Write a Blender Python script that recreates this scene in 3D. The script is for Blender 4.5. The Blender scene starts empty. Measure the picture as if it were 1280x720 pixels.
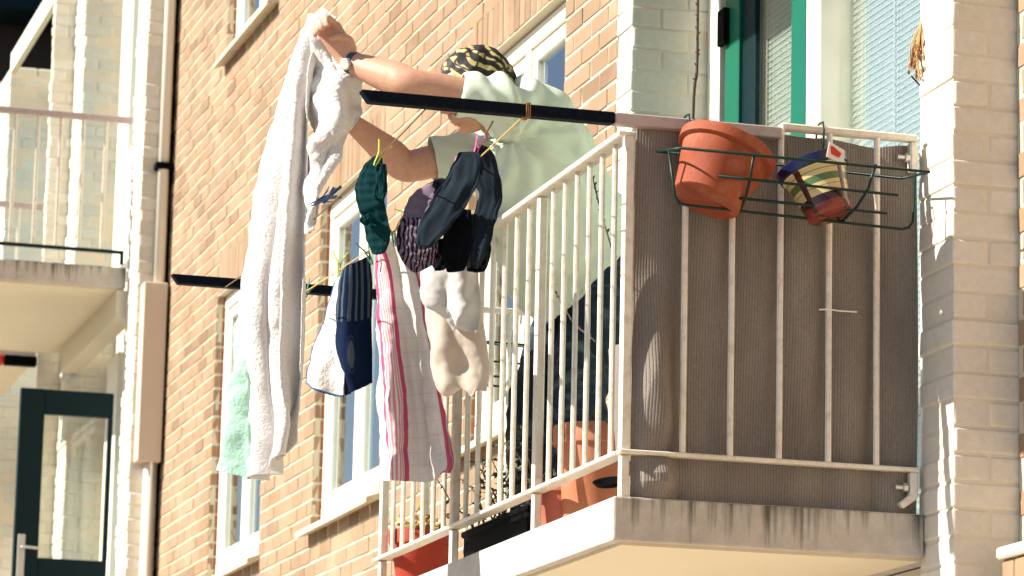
import bpy, bmesh, math, random
from mathutils import Vector, Matrix, noise
random.seed(7)
scene = bpy.context.scene
COL = scene.collection

# ------------------------------------------------------------------ camera
# camera axes recovered from the vanishing points of the facade, the balcony and the verticals
F = 4500.0
_y = Vector((-1310.0, 845.0, F)).normalized()
_u = -Vector((525.0, -23330.0, F)) if False else Vector((525.0, -23330.0, F))
_u.normalize()
_u = (_u - _y * _u.dot(_y)).normalized()
_x = _y.cross(-_u).normalized() if False else _y.cross(_u) * -1.0
_x = -(_u.cross(_y)) if _x.x < 0 else _x
RT = Matrix((_x, _y, _u))                    # image (right, down, forward) -> world
EYE = Vector((0.0, 0.0, 1.6))
def ray(u, v): return RT @ Vector((u - 640.0, v - 360.0, F))
def at(u, v, ax, val):                       # where the sight line of a measured point meets a real plane
    d = ray(u, v); t = (val - EYE[ax]) / d[ax]
    return EYE + d * t
def aX(u, v, X): return at(u, v, 0, X)
def aY(u, v, Y): return at(u, v, 1, Y)
cam = bpy.data.cameras.new('camera'); co = bpy.data.objects.new('camera', cam); COL.objects.link(co)
r, dn, fw = RT @ Vector((1, 0, 0)), RT @ Vector((0, 1, 0)), RT @ Vector((0, 0, 1))
m = Matrix.Identity(4)
for i in range(3):
    m[i][0] = r[i]; m[i][1] = -dn[i]; m[i][2] = -fw[i]; m[i][3] = EYE[i]
co.matrix_world = m
cam.sensor_width = 36.0; cam.lens = F / 1280.0 * 36.0
cam.clip_start = 0.1; cam.clip_end = 2000.0
cam.dof.use_dof = True; cam.dof.focus_distance = 10.3; cam.dof.aperture_fstop = 9.0
scene.camera = co

# ------------------------------------------------------------------ world, sun, exposure
TO_SUN = Vector((-1.0, 0.12, 0.72)).normalized()
EL = math.asin(TO_SUN.z); AZ = math.atan2(TO_SUN.x, TO_SUN.y)
w = bpy.data.worlds.new('World'); scene.world = w; w.use_nodes = True
nt = w.node_tree; nt.nodes.clear()
sky = nt.nodes.new('ShaderNodeTexSky'); sky.sky_type = 'NISHITA'; sky.sun_disc = False
sky.sun_elevation = EL; sky.sun_rotation = AZ % (2 * math.pi)
sky.air_density = 1.0; sky.dust_density = 0.7; sky.ozone_density = 1.0
bg = nt.nodes.new('ShaderNodeBackground'); bg.inputs[1].default_value = 0.060
wo = nt.nodes.new('ShaderNodeOutputWorld')
nt.links.new(sky.outputs[0], bg.inputs[0]); nt.links.new(bg.outputs[0], wo.inputs[0])
sl = bpy.data.lights.new('sun', 'SUN'); so = bpy.data.objects.new('sun', sl); COL.objects.link(so)
sl.energy = 4.6; sl.angle = math.radians(0.5); sl.color = (1.0, 0.94, 0.83)
so.rotation_euler = (-TO_SUN).to_track_quat('-Z', 'Y').to_euler()
scene.view_settings.view_transform = 'Standard'; scene.view_settings.look = 'None'
scene.view_settings.gamma = 1.0; scene.view_settings.use_curve_mapping = False
scene.view_settings.exposure = 1.22

# ------------------------------------------------------------------ materials
def newmat(name):
    m = bpy.data.materials.new(name); m.use_nodes = True
    n = m.node_tree; b = n.nodes['Principled BSDF']
    return m, n, b
def N(n, t, **kw):
    k = n.nodes.new(t)
    for a, v in kw.items():
        if a.startswith('i_'):
            k.inputs[int(a[2:])].default_value = v
        else: setattr(k, a, v)
    return k
def L(n, a, b): n.links.new(a, b)
def coords(n): return n.nodes.new('ShaderNodeTexCoord').outputs['Object']
def mix(n, fac, c1, c2, mode='MIX'):
    k = n.nodes.new('ShaderNodeMix'); k.data_type = 'RGBA'; k.blend_type = mode
    for s, v in ((k.inputs[0], fac), (k.inputs[6], c1), (k.inputs[7], c2)):
        if hasattr(v, 'is_linked'): L(n, v, s)
        elif isinstance(v, (int, float)): s.default_value = v
        else: s.default_value = (*v[:3], 1)
    return k.outputs[2]
def ramp(n, src, stops):
    k = n.nodes.new('ShaderNodeValToRGB'); L(n, src, k.inputs[0])
    e = k.color_ramp.elements
    while len(e) < len(stops): e.new(0.5)
    for q, (p, c) in zip(e, stops):
        q.position = p; q.color = (c, c, c, 1) if isinstance(c, (int, float)) else (*c, 1)
    return k.outputs[0]
def noi(n, vec, scale, detail=4, rough=0.6, dist=0.0):
    k = N(n, 'ShaderNodeTexNoise'); k.inputs['Scale'].default_value = scale
    k.inputs['Detail'].default_value = detail; k.inputs['Roughness'].default_value = rough
    k.inputs['Distortion'].default_value = dist
    if vec is not None: L(n, vec, k.inputs['Vector'])
    return k.outputs[0]
def scaled(n, vec, s, rot=(0, 0, 0), loc=(0, 0, 0)):
    k = N(n, 'ShaderNodeMapping'); k.inputs['Scale'].default_value = s
    k.inputs['Rotation'].default_value = rot; k.inputs['Location'].default_value = loc
    L(n, vec, k.inputs['Vector']); return k.outputs[0]
def bump(n, b, h, strength, dist):
    k = N(n, 'ShaderNodeBump'); k.inputs['Strength'].default_value = strength
    k.inputs['Distance'].default_value = dist
    L(n, h, k.inputs['Height']); L(n, k.outputs[0], b.inputs['Normal'])
def plain(name, c, rough=0.6, var=0.12, sc=14.0, bmp=0.0, bsc=60.0, metal=0.0, dirt=None, dsc=5.0, damt=0.5, spec=0.5):
    m, n, b = newmat(name)
    v = coords(n)
    k = noi(n, v, sc, 5)
    col = mix(n, k, [x * (1 - var) for x in c], [min(1, x * (1 + var)) for x in c])
    if dirt:
        f = ramp(n, noi(n, v, dsc, 7, 0.7), ((0.48, 0.0), (0.70, damt)))
        col = mix(n, f, col, dirt)
    L(n, col, b.inputs['Base Color'])
    b.inputs['Roughness'].default_value = rough; b.inputs['Metallic'].default_value = metal
    b.inputs['Specular IOR Level'].default_value = spec
    if bmp: bump(n, b, noi(n, v, bsc, 4), 0.6, bmp)
    return m
def cloth(name, c, var=0.08, fine=420.0, bmp=0.0015, trans=0.25, c2=None, sheen=0.2):
    m, n, b = newmat(name)
    v = coords(n)
    col = mix(n, noi(n, v, 9, 3), [x * (1 - var) for x in c], c2 or [min(1, x * (1 + var)) for x in c])
    L(n, col, b.inputs['Base Color']); b.inputs['Roughness'].default_value = 0.95
    b.inputs['Specular IOR Level'].default_value = 0.1
    b.inputs['Sheen Weight'].default_value = sheen
    bump(n, b, noi(n, v, fine, 3), 0.7, bmp)
    if trans:
        t = N(n, 'ShaderNodeBsdfTranslucent'); L(n, col, t.inputs[0])
        s = N(n, 'ShaderNodeMixShader'); s.inputs[0].default_value = trans
        o = n.nodes['Material Output']
        L(n, b.outputs[0], s.inputs[1]); L(n, t.outputs[0], s.inputs[2]); L(n, s.outputs[0], o.inputs[0])
    return m
def brickmat(name, stops, rough=0.9, bmp=0.002, stain=None):
    m, n, b = newmat(name)
    a = N(n, 'ShaderNodeAttribute'); a.attribute_name = 'rnd'
    v = coords(n)
    col = ramp(n, a.outputs['Fac'], stops)
    col = mix(n, 0.55, col, ramp(n, noi(n, v, 38, 6, 0.7), ((0.25, 0.72), (0.75, 1.0))), 'MULTIPLY')
    if stain:
        f = ramp(n, noi(n, v, 1.7, 6, 0.65), ((0.45, 0.0), (0.75, 0.35)))
        col = mix(n, f, col, stain)
    L(n, col, b.inputs['Base Color']); b.inputs['Roughness'].default_value = rough
    b.inputs['Specular IOR Level'].default_value = 0.2
    bump(n, b, noi(n, v, 140, 6, 0.7), 0.7, bmp)
    return m
def glass(name, tint=(0.75, 0.85, 0.85), base=0.06, boost=1.6):
    m = bpy.data.materials.new(name); m.use_nodes = True; n = m.node_tree; n.nodes.clear()
    o = N(n, 'ShaderNodeOutputMaterial'); t = N(n, 'ShaderNodeBsdfTransparent'); t.inputs[0].default_value = (*tint, 1)
    g = N(n, 'ShaderNodeBsdfGlossy'); g.inputs['Roughness'].default_value = 0.015; g.inputs[0].default_value = (1, 1, 1, 1)
    v = coords(n)
    bm_ = N(n, 'ShaderNodeBump'); bm_.inputs['Strength'].default_value = 0.08; bm_.inputs['Distance'].default_value = 0.01
    L(n, noi(n, v, 2.2, 2), bm_.inputs['Height']); L(n, bm_.outputs[0], g.inputs['Normal'])
    fr = N(n, 'ShaderNodeFresnel'); fr.inputs[0].default_value = 1.5
    k = N(n, 'ShaderNodeMath', operation='MULTIPLY_ADD'); L(n, fr.outputs[0], k.inputs[0])
    k.inputs[1].default_value = boost; k.inputs[2].default_value = base; k.use_clamp = True
    s = N(n, 'ShaderNodeMixShader'); L(n, k.outputs[0], s.inputs[0]); L(n, t.outputs[0], s.inputs[1]); L(n, g.outputs[0], s.inputs[2])
    L(n, s.outputs[0], o.inputs[0]); return m

WHITE = (0.78, 0.74, 0.63)
mt = {}
mt['brick'] = brickmat('tan_brick', ((0.0, (0.225, 0.140, 0.088)), (0.15, (0.28, 0.188, 0.118)), (0.7, (0.335, 0.234, 0.152)), (1.0, (0.305, 0.19, 0.108))), stain=(0.52, 0.41, 0.27))
mt['reveal'] = brickmat('shaded_jamb_brick', ((0.0, (0.30, 0.09, 0.045)), (0.5, (0.36, 0.13, 0.06)), (1.0, (0.25, 0.085, 0.05))))  # dark red puts the shade of the window jambs into the brick colour
mt['mortar'] = plain('pale_mortar', (0.52, 0.46, 0.335), 0.95, 0.12, 22, 0.003, 90)
mt['painted'] = brickmat('white_painted_brick', ((0.0, (0.72, 0.66, 0.56)), (1.0, (0.79, 0.73, 0.62))), 0.8, 0.003)
mt['paintmortar'] = plain('painted_joint', (0.66, 0.60, 0.48), 0.85, 0.08, 20, 0.004, 60)
mt['shadebrick'] = brickmat('shaded_white_painted_brick', ((0.0, (0.60, 0.62, 0.55)), (1.0, (0.68, 0.68, 0.60))), 0.8, 0.003)  # white paint greyed: shade of the return walls put into the colour
mt['render'] = plain('painted_wall', (0.64, 0.56, 0.44), 0.85, 0.06, 6, 0.004, 30)
mt['white'] = plain('white_paint', WHITE, 0.45, 0.05, 8, 0.0008, 60, dirt=(0.5, 0.42, 0.3), dsc=7, damt=0.15)
mt['railing'] = plain('railing_paint', (0.74, 0.68, 0.56), 0.5, 0.08, 30, 0.0012, 120, dirt=(0.30, 0.18, 0.10), dsc=34, damt=0.4)
mt['greypaint'] = plain('grey_lilac_paint', (0.44, 0.36, 0.34), 0.5, 0.08, 12, 0.0008, 80, dirt=(0.25, 0.18, 0.14), dsc=30, damt=0.4)
mt['dark_pole'] = plain('dark_blue_tube', (0.002, 0.005, 0.011), 0.6, 0.3, 20, 0.0008, 100, dirt=(0.03, 0.035, 0.045), dsc=70, damt=0.25, spec=0.06)
mt['green'] = plain('green_paint', (0.004, 0.115, 0.068), 0.4, 0.08, 5, spec=0.2)
mt['darkgreen'] = plain('dark_green_paint', (0.003, 0.016, 0.019), 0.5, 0.1, 5, spec=0.12)
mt['glass'] = glass('window_glass')
mt['bigglass'] = glass('balcony_glass', (0.95, 0.98, 0.96), 0.0, 0.75)
mt['doorglass'] = glass('door_glass', (0.92, 0.93, 0.9), 0.02, 0.6)
mt['curtain'] = plain('net_curtain', (0.52, 0.55, 0.53), 0.9, 0.06, 12)
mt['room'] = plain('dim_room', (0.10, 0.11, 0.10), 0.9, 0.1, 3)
mt['blind'] = plain('blind_slat', (0.56, 0.60, 0.58), 0.55, 0.04, 6)
mt['black'] = plain('black_plastic', (0.0025, 0.0025, 0.003), 0.7, 0.2, 30, spec=0.05)
mt['steel'] = plain('zinc', (0.55, 0.54, 0.5), 0.35, 0.1, 30, metal=0.6)
mt['pipe'] = plain('grey_pvc', (0.74, 0.68, 0.58), 0.5, 0.05, 6)
mt['box'] = plain('beige_casing', (0.60, 0.50, 0.39), 0.55, 0.05, 6)

def concrete():
    m, n, b = newmat('stained_concrete')
    v = coords(n)
    col = mix(n, ramp(n, noi(n, v, 11, 8, 0.75), ((.3, 0.0), (.7, 1.0))), (0.42, 0.375, 0.32), (0.62, 0.56, 0.48))
    st = noi(n, scaled(n, v, (26, 26, 1.3)), 1.0, 5, 0.6)           # vertical runs
    sp = N(n, 'ShaderNodeSeparateXYZ'); L(n, v, sp.inputs[0])
    h = N(n, 'ShaderNodeMapRange'); h.inputs[1].default_value = -0.13; h.inputs[2].default_value = 0.0
    h.inputs[3].default_value = -0.10; h.inputs[4].default_value = 0.12; L(n, sp.outputs[2], h.inputs[0])
    ad = N(n, 'ShaderNodeMath', operation='ADD'); L(n, st, ad.inputs[0]); L(n, h.outputs[0], ad.inputs[1])
    lo = noi(n, scaled(n, v, (3.2, 3.2, 0.2)), 1.0, 3)
    ad2 = N(n, 'ShaderNodeMath', operation='MULTIPLY_ADD'); L(n, lo, ad2.inputs[0]); ad2.inputs[1].default_value = 0.5
    L(n, ad.outputs[0], ad2.inputs[2])
    f = ramp(n, ad2.outputs[0], ((0.79, 0.0), (1.0, 0.9)))
    ge = N(n, 'ShaderNodeNewGeometry'); gs = N(n, 'ShaderNodeSeparateXYZ'); L(n, ge.outputs['True Normal'], gs.inputs[0])
    ax = N(n, 'ShaderNodeMath', operation='LESS_THAN'); L(n, gs.outputs[1], ax.inputs[0]); ax.inputs[1].default_value = -0.5
    fm = N(n, 'ShaderNodeMath', operation='MULTIPLY'); L(n, f, fm.inputs[0]); L(n, ax.outputs[0], fm.inputs[1])
    col = mix(n, fm.outputs[0], col, (0.055, 0.055, 0.035))
    L(n, col, b.inputs['Base Color']); b.inputs['Roughness'].default_value = 0.95
    bump(n, b, noi(n, v, 70, 8, 0.75), 0.8, 0.006)
    return m
mt['concrete'] = concrete()
mt['soffit'] = plain('painted_soffit', (0.70, 0.62, 0.45), 0.9, 0.05, 4, 0.002, 60)

def pavement():
    m, n, b = newmat('street_clinker')
    v = coords(n)
    k = N(n, 'ShaderNodeTexBrick'); L(n, v, k.inputs['Vector']); k.inputs['Scale'].default_value = 4.0
    k.inputs['Color1'].default_value = (0.46, 0.39, 0.33, 1); k.inputs['Color2'].default_value = (0.52, 0.45, 0.39, 1)
    k.inputs['Mortar'].default_value = (0.3, 0.27, 0.24, 1)
    L(n, k.outputs[0], b.inputs['Base Color']); b.inputs['Roughness'].default_value = 0.9
    return m
mt['pavement'] = pavement()
mt['asphalt'] = plain('asphalt', (0.06, 0.058, 0.055), 0.9, 0.2, 3, 0.004, 60)

# ------------------------------------------------------------------ mesh helpers
class MB:
    def __init__(self): self.v = []; self.f = []; self.a = []
    def add(self, vs, fs, rnd=0.0):
        o = len(self.v); self.v += [tuple(p) for p in vs]; self.a += [rnd] * len(vs)
        self.f += [tuple(i + o for i in q) for q in fs]
    def box(self, x0, x1, y0, y1, z0, z1, rnd=0.0, jit=0.0):
        vs = [(x, y, z) for x in (x0, x1) for y in (y0, y1) for z in (z0, z1)]
        if jit: vs = [tuple(c + random.uniform(-jit, jit) for c in p) for p in vs]
        self.add(vs, [(0, 1, 3, 2), (4, 6, 7, 5), (0, 4, 5, 1), (2, 3, 7, 6), (0, 2, 6, 4), (1, 5, 7, 3)], rnd)
    def tube(self, pts, rad, seg=10, caps=True, rnd=0.0):
        pts = [Vector(p) for p in pts]; rads = rad if isinstance(rad, (list, tuple)) else [rad] * len(pts)
        rings = []; up = None
        for i, p in enumerate(pts):
            t = ((pts[min(i + 1, len(pts) - 1)] - pts[max(i - 1, 0)])).normalized()
            if up is None:
                up = Vector((0, 0, 1)) if abs(t.z) < 0.9 else Vector((1, 0, 0))
            a = t.cross(up).normalized(); up = a.cross(t).normalized(); b = up
            rings.append([p + (a * math.cos(2 * math.pi * k / seg) + b * math.sin(2 * math.pi * k / seg)) * rads[i] for k in range(seg)])
        self.loft(rings, caps, rnd)
    def loft(self, rings, caps=True, rnd=0.0):
        s = len(rings[0]); vs = [p for q in rings for p in q]; fs = []
        for i in range(len(rings) - 1):
            for k in range(s):
                fs.append((i * s + k, i * s + (k + 1) % s, (i + 1) * s + (k + 1) % s, (i + 1) * s + k))
        if caps:
            fs.append(tuple(range(s - 1, -1, -1))); fs.append(tuple((len(rings) - 1) * s + k for k in range(s)))
        self.add(vs, fs, rnd)
    def lathe(self, prof, center, axis, seg=48, caps=(True, False)):
        axis = Vector(axis).normalized(); a = axis.orthogonal().normalized(); b = axis.cross(a)
        rings = [[Vector(center) + axis * h + (a * math.cos(2 * math.pi * k / seg) + b * math.sin(2 * math.pi * k / seg)) * rr for k in range(seg)] for rr, h in prof]
        self.loft(rings, False)
        o = len(self.v) - seg * len(prof)
        if caps[0]: self.f.append(tuple(o + k for k in range(seg - 1, -1, -1)))
        if caps[1]: self.f.append(tuple(o + seg * (len(prof) - 1) + k for k in range(seg)))
    def ellipsoid(self, c, ax, nu=24, nv=16):
        c = Vector(c); A, B, C = [Vector(q) for q in ax]
        rings = []
        for i in range(1, nv):
            th = math.pi * i / nv
            rings.append([c + C * math.cos(th) + (A * math.cos(2 * math.pi * k / nu) + B * math.sin(2 * math.pi * k / nu)) * math.sin(th) for k in range(nu)])
        self.loft(rings, True)
    def build(self, name, mat, parent=None, smooth=False, bevel=0.0, attr=False, origin=None, seg=1, autosmooth=None):
        me = bpy.data.meshes.new(name)
        org = Vector(origin) if origin is not None else Vector((0, 0, 0))
        me.from_pydata([tuple(Vector(p) - org) for p in self.v], [], self.f); me.update()
        bm = bmesh.new(); bm.from_mesh(me); bmesh.ops.recalc_face_normals(bm, faces=bm.faces); bm.to_mesh(me); bm.free()
        if attr:
            at_ = me.attributes.new('rnd', 'FLOAT', 'POINT'); at_.data.foreach_set('value', self.a)
        if mat: me.materials.append(mt[mat] if isinstance(mat, str) else mat)
        if smooth:
            for p in me.polygons: p.use_smooth = True
        o = bpy.data.objects.new(name, me); COL.objects.link(o)
        if parent is not None:
            o.parent = parent; o.location = org - world_loc(parent)
        else: o.location = org
        if bevel:
            md = o.modifiers.new('bevel', 'BEVEL'); md.width = bevel; md.segments = seg; md.limit_method = 'ANGLE'; md.angle_limit = 0.6
        return o
def world_loc(o):
    p = Vector(o.location)
    while o.parent: o = o.parent; p += Vector(o.location)
    return p
def tag(o, label=None, cat=None, group=None, kind=None):
    if label: o['label'] = label
    if cat: o['category'] = cat
    if group: o['group'] = group
    if kind: o['kind'] = kind
    return o
def thing(name, label, cat, loc=(0, 0, 0), group=None):
    o = bpy.data.objects.new(name, None); COL.objects.link(o); o.location = loc; o.empty_display_size = 0.1
    return tag(o, label, cat, group)
def struct(name, mb, mat): return tag(mb.build(name, mat), kind='structure')

# ------------------------------------------------------------------ the setting
XF, YP, YQ, XR = 3.745, 9.095, 11.79, 2.885
g = MB(); g.add([(-600, -600, 0), (600, -600, 0), (600, 600, 0), (-600, 600, 0)], [(0, 1, 2, 3)])
struct('ground', g, 'asphalt')
g = MB(); g.add([(-0.6, -80, .12), (XF, -80, .12), (XF, 80, .12), (-0.6, 80, .12), (-0.6, -80, 0), (-0.6, 80, 0)], [(0, 1, 2, 3), (4, 0, 3, 5)])
struct('pavement', g, 'pavement')

bld = thing('brick_apartment_building', 'tan brick apartment building with white framed windows behind the balcony', 'building', (XF, 15, 0))
CR = 0.0775
OPEN = [(y0, y1, z0, z0 + 1.60) for (y0, y1) in ((12.63, 13.98), (15.40, 16.75), (17.96, 19.31)) for z0 in (0.78, 3.72, 6.66)]
def wall_bricks(mb, rev, y0, y1, z0, z1, X, openings, lo=0.207, joint=0.010):
    k0 = int(round(z0 / CR)); k1 = int(round(z1 / CR))
    for k in range(k0, k1):
        za = k * CR + 0.0055; zb = (k + 1) * CR - 0.0055; zm = (za + zb) / 2
        y = y0 - (lo + joint) * (0.5 * (k % 2))
        while y < y1:
            a, b = max(y, y0), min(y + lo, y1); y += lo + joint
            if b - a < 0.03: continue
            segs = [(a, b, 0, 0)]
            for (p, q, oz0, oz1) in openings:
                zz1 = oz1 + 0.215
                if oz0 - 0.002 < zm < zz1:
                    ns = []
                    for (c, d, e, f_) in segs:
                        if d <= p - 0.0 or c >= q: ns.append((c, d, e, f_)); continue
                        if c < p - 0.03: ns.append((c, p, e, 1))
                        if d > q + 0.03: ns.append((q, d, 1, f_))
                    segs = ns
            for (c, d, e, f_) in segs:
                t = random.random(); pr = random.uniform(0.001, 0.0045); ji = 0.0012
                mb.box(X - pr, X + 0.03, c, d, za + random.uniform(-.001, .001), zb + random.uniform(-.001, .001), t, ji)
    for (p, q, oz0, oz1) in openings:                # soldier course over each opening
        n_ = int((q - p) / 0.0775)
        for i in range(n_):
            a = p + i * (q - p) / n_
            mb.box(X - random.uniform(.001, .004), X + 0.03, a + .005, a + (q - p) / n_ - .005, oz1 + 0.006, oz1 + 0.207, random.random(), .001)
        ra, rb_ = MB(), MB(); rev += [ra, rb_]
        k = int(oz0 / CR)                            # jamb bricks
        while k * CR < oz1:
            za = k * CR + 0.0055; zb = (k + 1) * CR - 0.0055
            if za > oz0 - 0.02:
                zb = min(zb, oz1 - 0.002)
                ra.box(X + 0.032, X + 0.115, q - random.uniform(.002, .006), q + .03, za, zb, random.random(), .0012)
                rb_.box(X + 0.032, X + 0.115, p - .03, p + random.uniform(.002, .006), za, zb, random.random(), .0012)
            k += 1
def slab_with_holes(mb, x0, x1, y0, y1, z0, z1, openings):
    ys = sorted({y0, y1} | {o[0] for o in openings} | {o[1] for o in openings}); zs = sorted({z0, z1} | {o[2] for o in openings} | {o[3] for o in openings})
    for i in range(len(ys) - 1):
        run = None
        for j in range(len(zs) - 1):
            ym, zm = (ys[i] + ys[i + 1]) / 2, (zs[j] + zs[j + 1]) / 2
            if any(o[0] < ym < o[1] and o[2] < zm < o[3] for o in openings): 
                if run is not None: mb.box(x0, x1, ys[i], ys[i + 1], run, zs[j]); run = None
            elif run is None: run = zs[j]
        if run is not None: mb.box(x0, x1, ys[i], ys[i + 1], run, z1)
fac, rev, mor = MB(), [], MB()
wall_bricks(fac, rev, 11.975, 20.86, 0, 9.9, XF, OPEN)
slab_with_holes(mor, XF + 0.001, XF + 0.30, 11.972, 20.86, 0, 9.92, OPEN)
wall = mor.build('mortar_wall', 'mortar', bld)
fac.build('brick_courses', 'brick', wall, bevel=0.0022, attr=True)
for q_ in rev: q_.build('jamb_bricks', 'reveal', wall, bevel=0.002, attr=True)

def window(parent, y0, y1, z0, z1, X, curtain=True, blindcol='curtain'):
    fr = MB(); x0, x1 = X + 0.045, X + 0.11; t = 0.065
    fr.box(x0, x1, y0 + .004, y1 - .004, z0 + .05, z0 + .05 + t, jit=0); fr.box(x0, x1, y0 + .004, y1 - .004, z1 - t - .01, z1 - .004)
    fr.box(x0 + .001, x1, y0 + .005, y0 + t, z0 + .05 + t, z1 - t - .01); fr.box(x0 + .001, x1, y1 - t, y1 - .005, z0 + .05 + t, z1 - t - .01)
    ym = (y0 + y1) / 2
    fr.box(x0 + .002, x1, ym - .03, ym + .03, z0 + .05 + t, z1 - t - .01)
    f = fr.build('window', 'white', parent, bevel=0.004)
    for (a, b) in ((y0 + t, ym - .03), (ym + .03, y1 - t)):
        s = MB(); za, zb = z0 + .05 + t + .004, z1 - t - .014; a += .003; b -= .003; q = 0.058
        s.box(x0 + .012, x1 - .01, a, b, za, za + q); s.box(x0 + .012, x1 - .01, a, b, zb - q, zb)
        s.box(x0 + .013, x1 - .01, a, a + q, za + q, zb - q); s.box(x0 + .013, x1 - .01, b - q, b, za + q, zb - q)
        s.build('sash', 'white', f, bevel=0.004)
        p = MB(); p.box(x0 + .030, x0 + .036, a + q - .004, b - q + .004, za + q - .004, zb - q + .004); p.build('pane', 'glass', f)
    si = MB(); n_ = 7
    for i in range(n_):
        a = y0 - .045 + i * (y1 - y0 + .09) / n_; b = y0 - .045 + (i + 1) * (y1 - y0 + .09) / n_
        vs = [(X - .070, a + .003, z0 - .006), (X + .05, a + .003, z0 + .034), (X + .05, b - .003, z0 + .034), (X - .070, b - .003, z0 - .006)]
        si.add(vs + [(p[0], p[1], p[2] - .03) for p in vs], [(0, 3, 2, 1), (4, 5, 6, 7), (0, 1, 5, 4), (1, 2, 6, 5), (2, 3, 7, 6), (3, 0, 4, 7)])
    si.build('sill', 'sill', f, bevel=0.003)
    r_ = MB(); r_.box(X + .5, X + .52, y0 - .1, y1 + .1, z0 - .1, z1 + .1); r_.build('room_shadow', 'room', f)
    if curtain:
        c = MB(); n_ = 60
        for (a, b) in ((y0 + .02, ym - .03), (ym - .02, y1 - .008)):
            rows = [[(X + .124 + .005 * math.sin(i * 1.3) + .003 * math.sin(i * .37), a + (b - a) * i / n_, z) for i in range(n_ + 1)] for z in (z0 + .1, z1 - .08)]
            c.add(rows[0] + rows[1], [(i, i + 1, n_ + 2 + i, n_ + 1 + i) for i in range(n_)])
        c.build('curtain', blindcol, f, smooth=True)
    return f
mt['sill'] = plain('glazed_sill_tile', (0.66, 0.58, 0.40), 0.5, 0.12, 20, 0.001, 80, dirt=(0.2, 0.14, 0.08), dsc=30, damt=0.5)
for i, (y0, y1, z0, z1) in enumerate(OPEN):
    window(bld, y0, y1, z0, z1, XF, curtain=(z0 < 6 and y0 > 14))

# painted brick pieces round the balcony recess
def course_block(mb, x0, x1, y0, y1, z0, z1, joints_x=(), joints_y=(), cr=0.074, amp=0.004):
    k = int(z0 / cr)
    while k * cr < z1:
        za, zb = k * cr + .0025, (k + 1) * cr - .0025; k += 1
        xs = [x0] + [j for j in (joints_x if k % 2 else joints_x[1::2]) if x0 < j < x1] + [x1]
        if k % 2 == 0 and joints_x: xs = [x0] + [j + 0.10 for j in joints_x if j + 0.1 < x1 - .03] + [x1]
        for a, b in zip(xs[:-1], xs[1:]):
            e = [random.uniform(-amp, amp) for _ in range(2)]
            mb.box(a + (.003 if a > x0 else e[0]), b - (.003 if b < x1 else 0), y0 + e[1], y1, za, zb, random.random(), .0022)
pier = MB(); pc = MB()
pc.box(XF + .0035, XF + .34, 8.8935, 9.128, 0, 9.9); pcore = pc.build('pier', 'paintmortar', bld)
course_block(pier, XF, XF + .335, 8.89, 9.13, 0, 9.9, joints_x=(XF + .105, XF + .30), amp=.003)
pier.build('painted_bricks', 'painted', pcore, attr=True, bevel=0.007, seg=3)
cn = MB(); cc = MB()
cc.box(XF + .0035, XF + .29, 11.8035, 11.966, 0, 9.9); ccore = cc.build('painted_corner', 'paintmortar', bld)
course_block(cn, XF, XF + .29, 11.80, 11.97, 0, 9.9, joints_x=(XF + .11,), cr=CR)
cn.build('painted_bricks', 'shadebrick', ccore, attr=True, bevel=0.006, seg=2)
# next, nearer house front of the same row: stepped back
nw = MB(); nwb = MB(); nrv = []
nw.box(XF + .19, XF + .5, 3.0, 8.885, 0, 9.9); nwall = nw.build('stepped_wall', 'mortar', bld)
wall_bricks(nwb, nrv, 3.0, 8.88, 0, 9.9, XF + .189, [])
nwb.build('brick_courses', 'brick', nwall, bevel=0.0022, attr=True)

# window front inside the recess
XW = 4.05
def yw(u, X=XW, v=150): return aX(u, v, X).y
rec = MB()
rec.box(4.028, XW + .10, yw(905), 11.7985, 2.9, 5.6)
rec_o = rec.build('recess_post', 'white', bld, bevel=.004)
w2 = MB(); w2.box(4.0, 4.14, yw(1024, 4.0), yw(1007, 4.0), 2.9, 5.6); w2.box(4.06, 4.14, yw(1039, 4.06), yw(1033, 4.06), 2.95, 5.6)
w2.build('recess_post', 'white', bld, bevel=.004)
w3 = MB(); w3.box(4.02, 4.14, 9.131, 9.2, 2.9, 5.6); w3.build('recess_post', 'white', bld, bevel=.004)
dr = MB()
yA, yB, yC, yD = yw(905, 4.035), yw(922, 4.035), yw(988, 4.035), yw(1006, 4.035)
dr.box(4.035, 4.085, yB, yA - .002, 2.93, 5.2); dr.box(4.035, 4.085, yD, yC, 2.93, 5.2); dr.box(4.036, 4.085, yC, yB, 2.93, 3.25); dr.box(4.036, 4.085, yC, yB, 5.08, 5.199)
door = dr.build('balcony_door', 'green', bld, bevel=.004)
d2 = MB(); d2.box(4.05, 4.09, yw(946, 4.06), yB - .001, 3.25, 5.08); d2.build('dark_reveal', 'darkgreen', door, bevel=.003)  # darkness of the door's reveal drawn as a dark green strip
p_ = MB(); p_.box(4.06, 4.066, yC, yw(946, 4.06), 3.25, 5.08); p_.build('pane', 'bigglass', door)
hi = MB(); hi.box(4.012, 4.034, yA - .05, yA + .02, 4.87, 5.0); hi.build('hinge', 'black', door, bevel=.003)
w4 = MB(); w4.box(4.075, 4.081, 9.2, yw(1041, 4.075), 2.95, 5.6); fw_ = w4.build('recess_window', 'bigglass', bld)
def blind(y0, y1, X, z0, z1, parent, cords):
    mb = MB(); z = z0; n_ = 0
    while z < z1:
        mb.add([(X, y0, z), (X, y1, z), (X + .006, y1, z + .0212), (X + .006, y0, z + .0212)], [(0, 1, 2, 3)]); z += 0.0215
    o = mb.build('blind_slats', 'blind', parent)
    c = MB()
    for y in cords: c.box(X - .004, X - .002, y - .004, y + .004, z0, z1)
    c.build('blind_cord', 'white', parent)
blind(yC + .005, yw(946, 4.07), 4.088, 3.3, 5.08, door, (yw(958, 4.085),))
blind(9.21, yw(1045, 4.09), 4.11, 3.0, 5.6, fw_, (yw(1055, 4.105), yw(1117, 4.105)))
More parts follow.
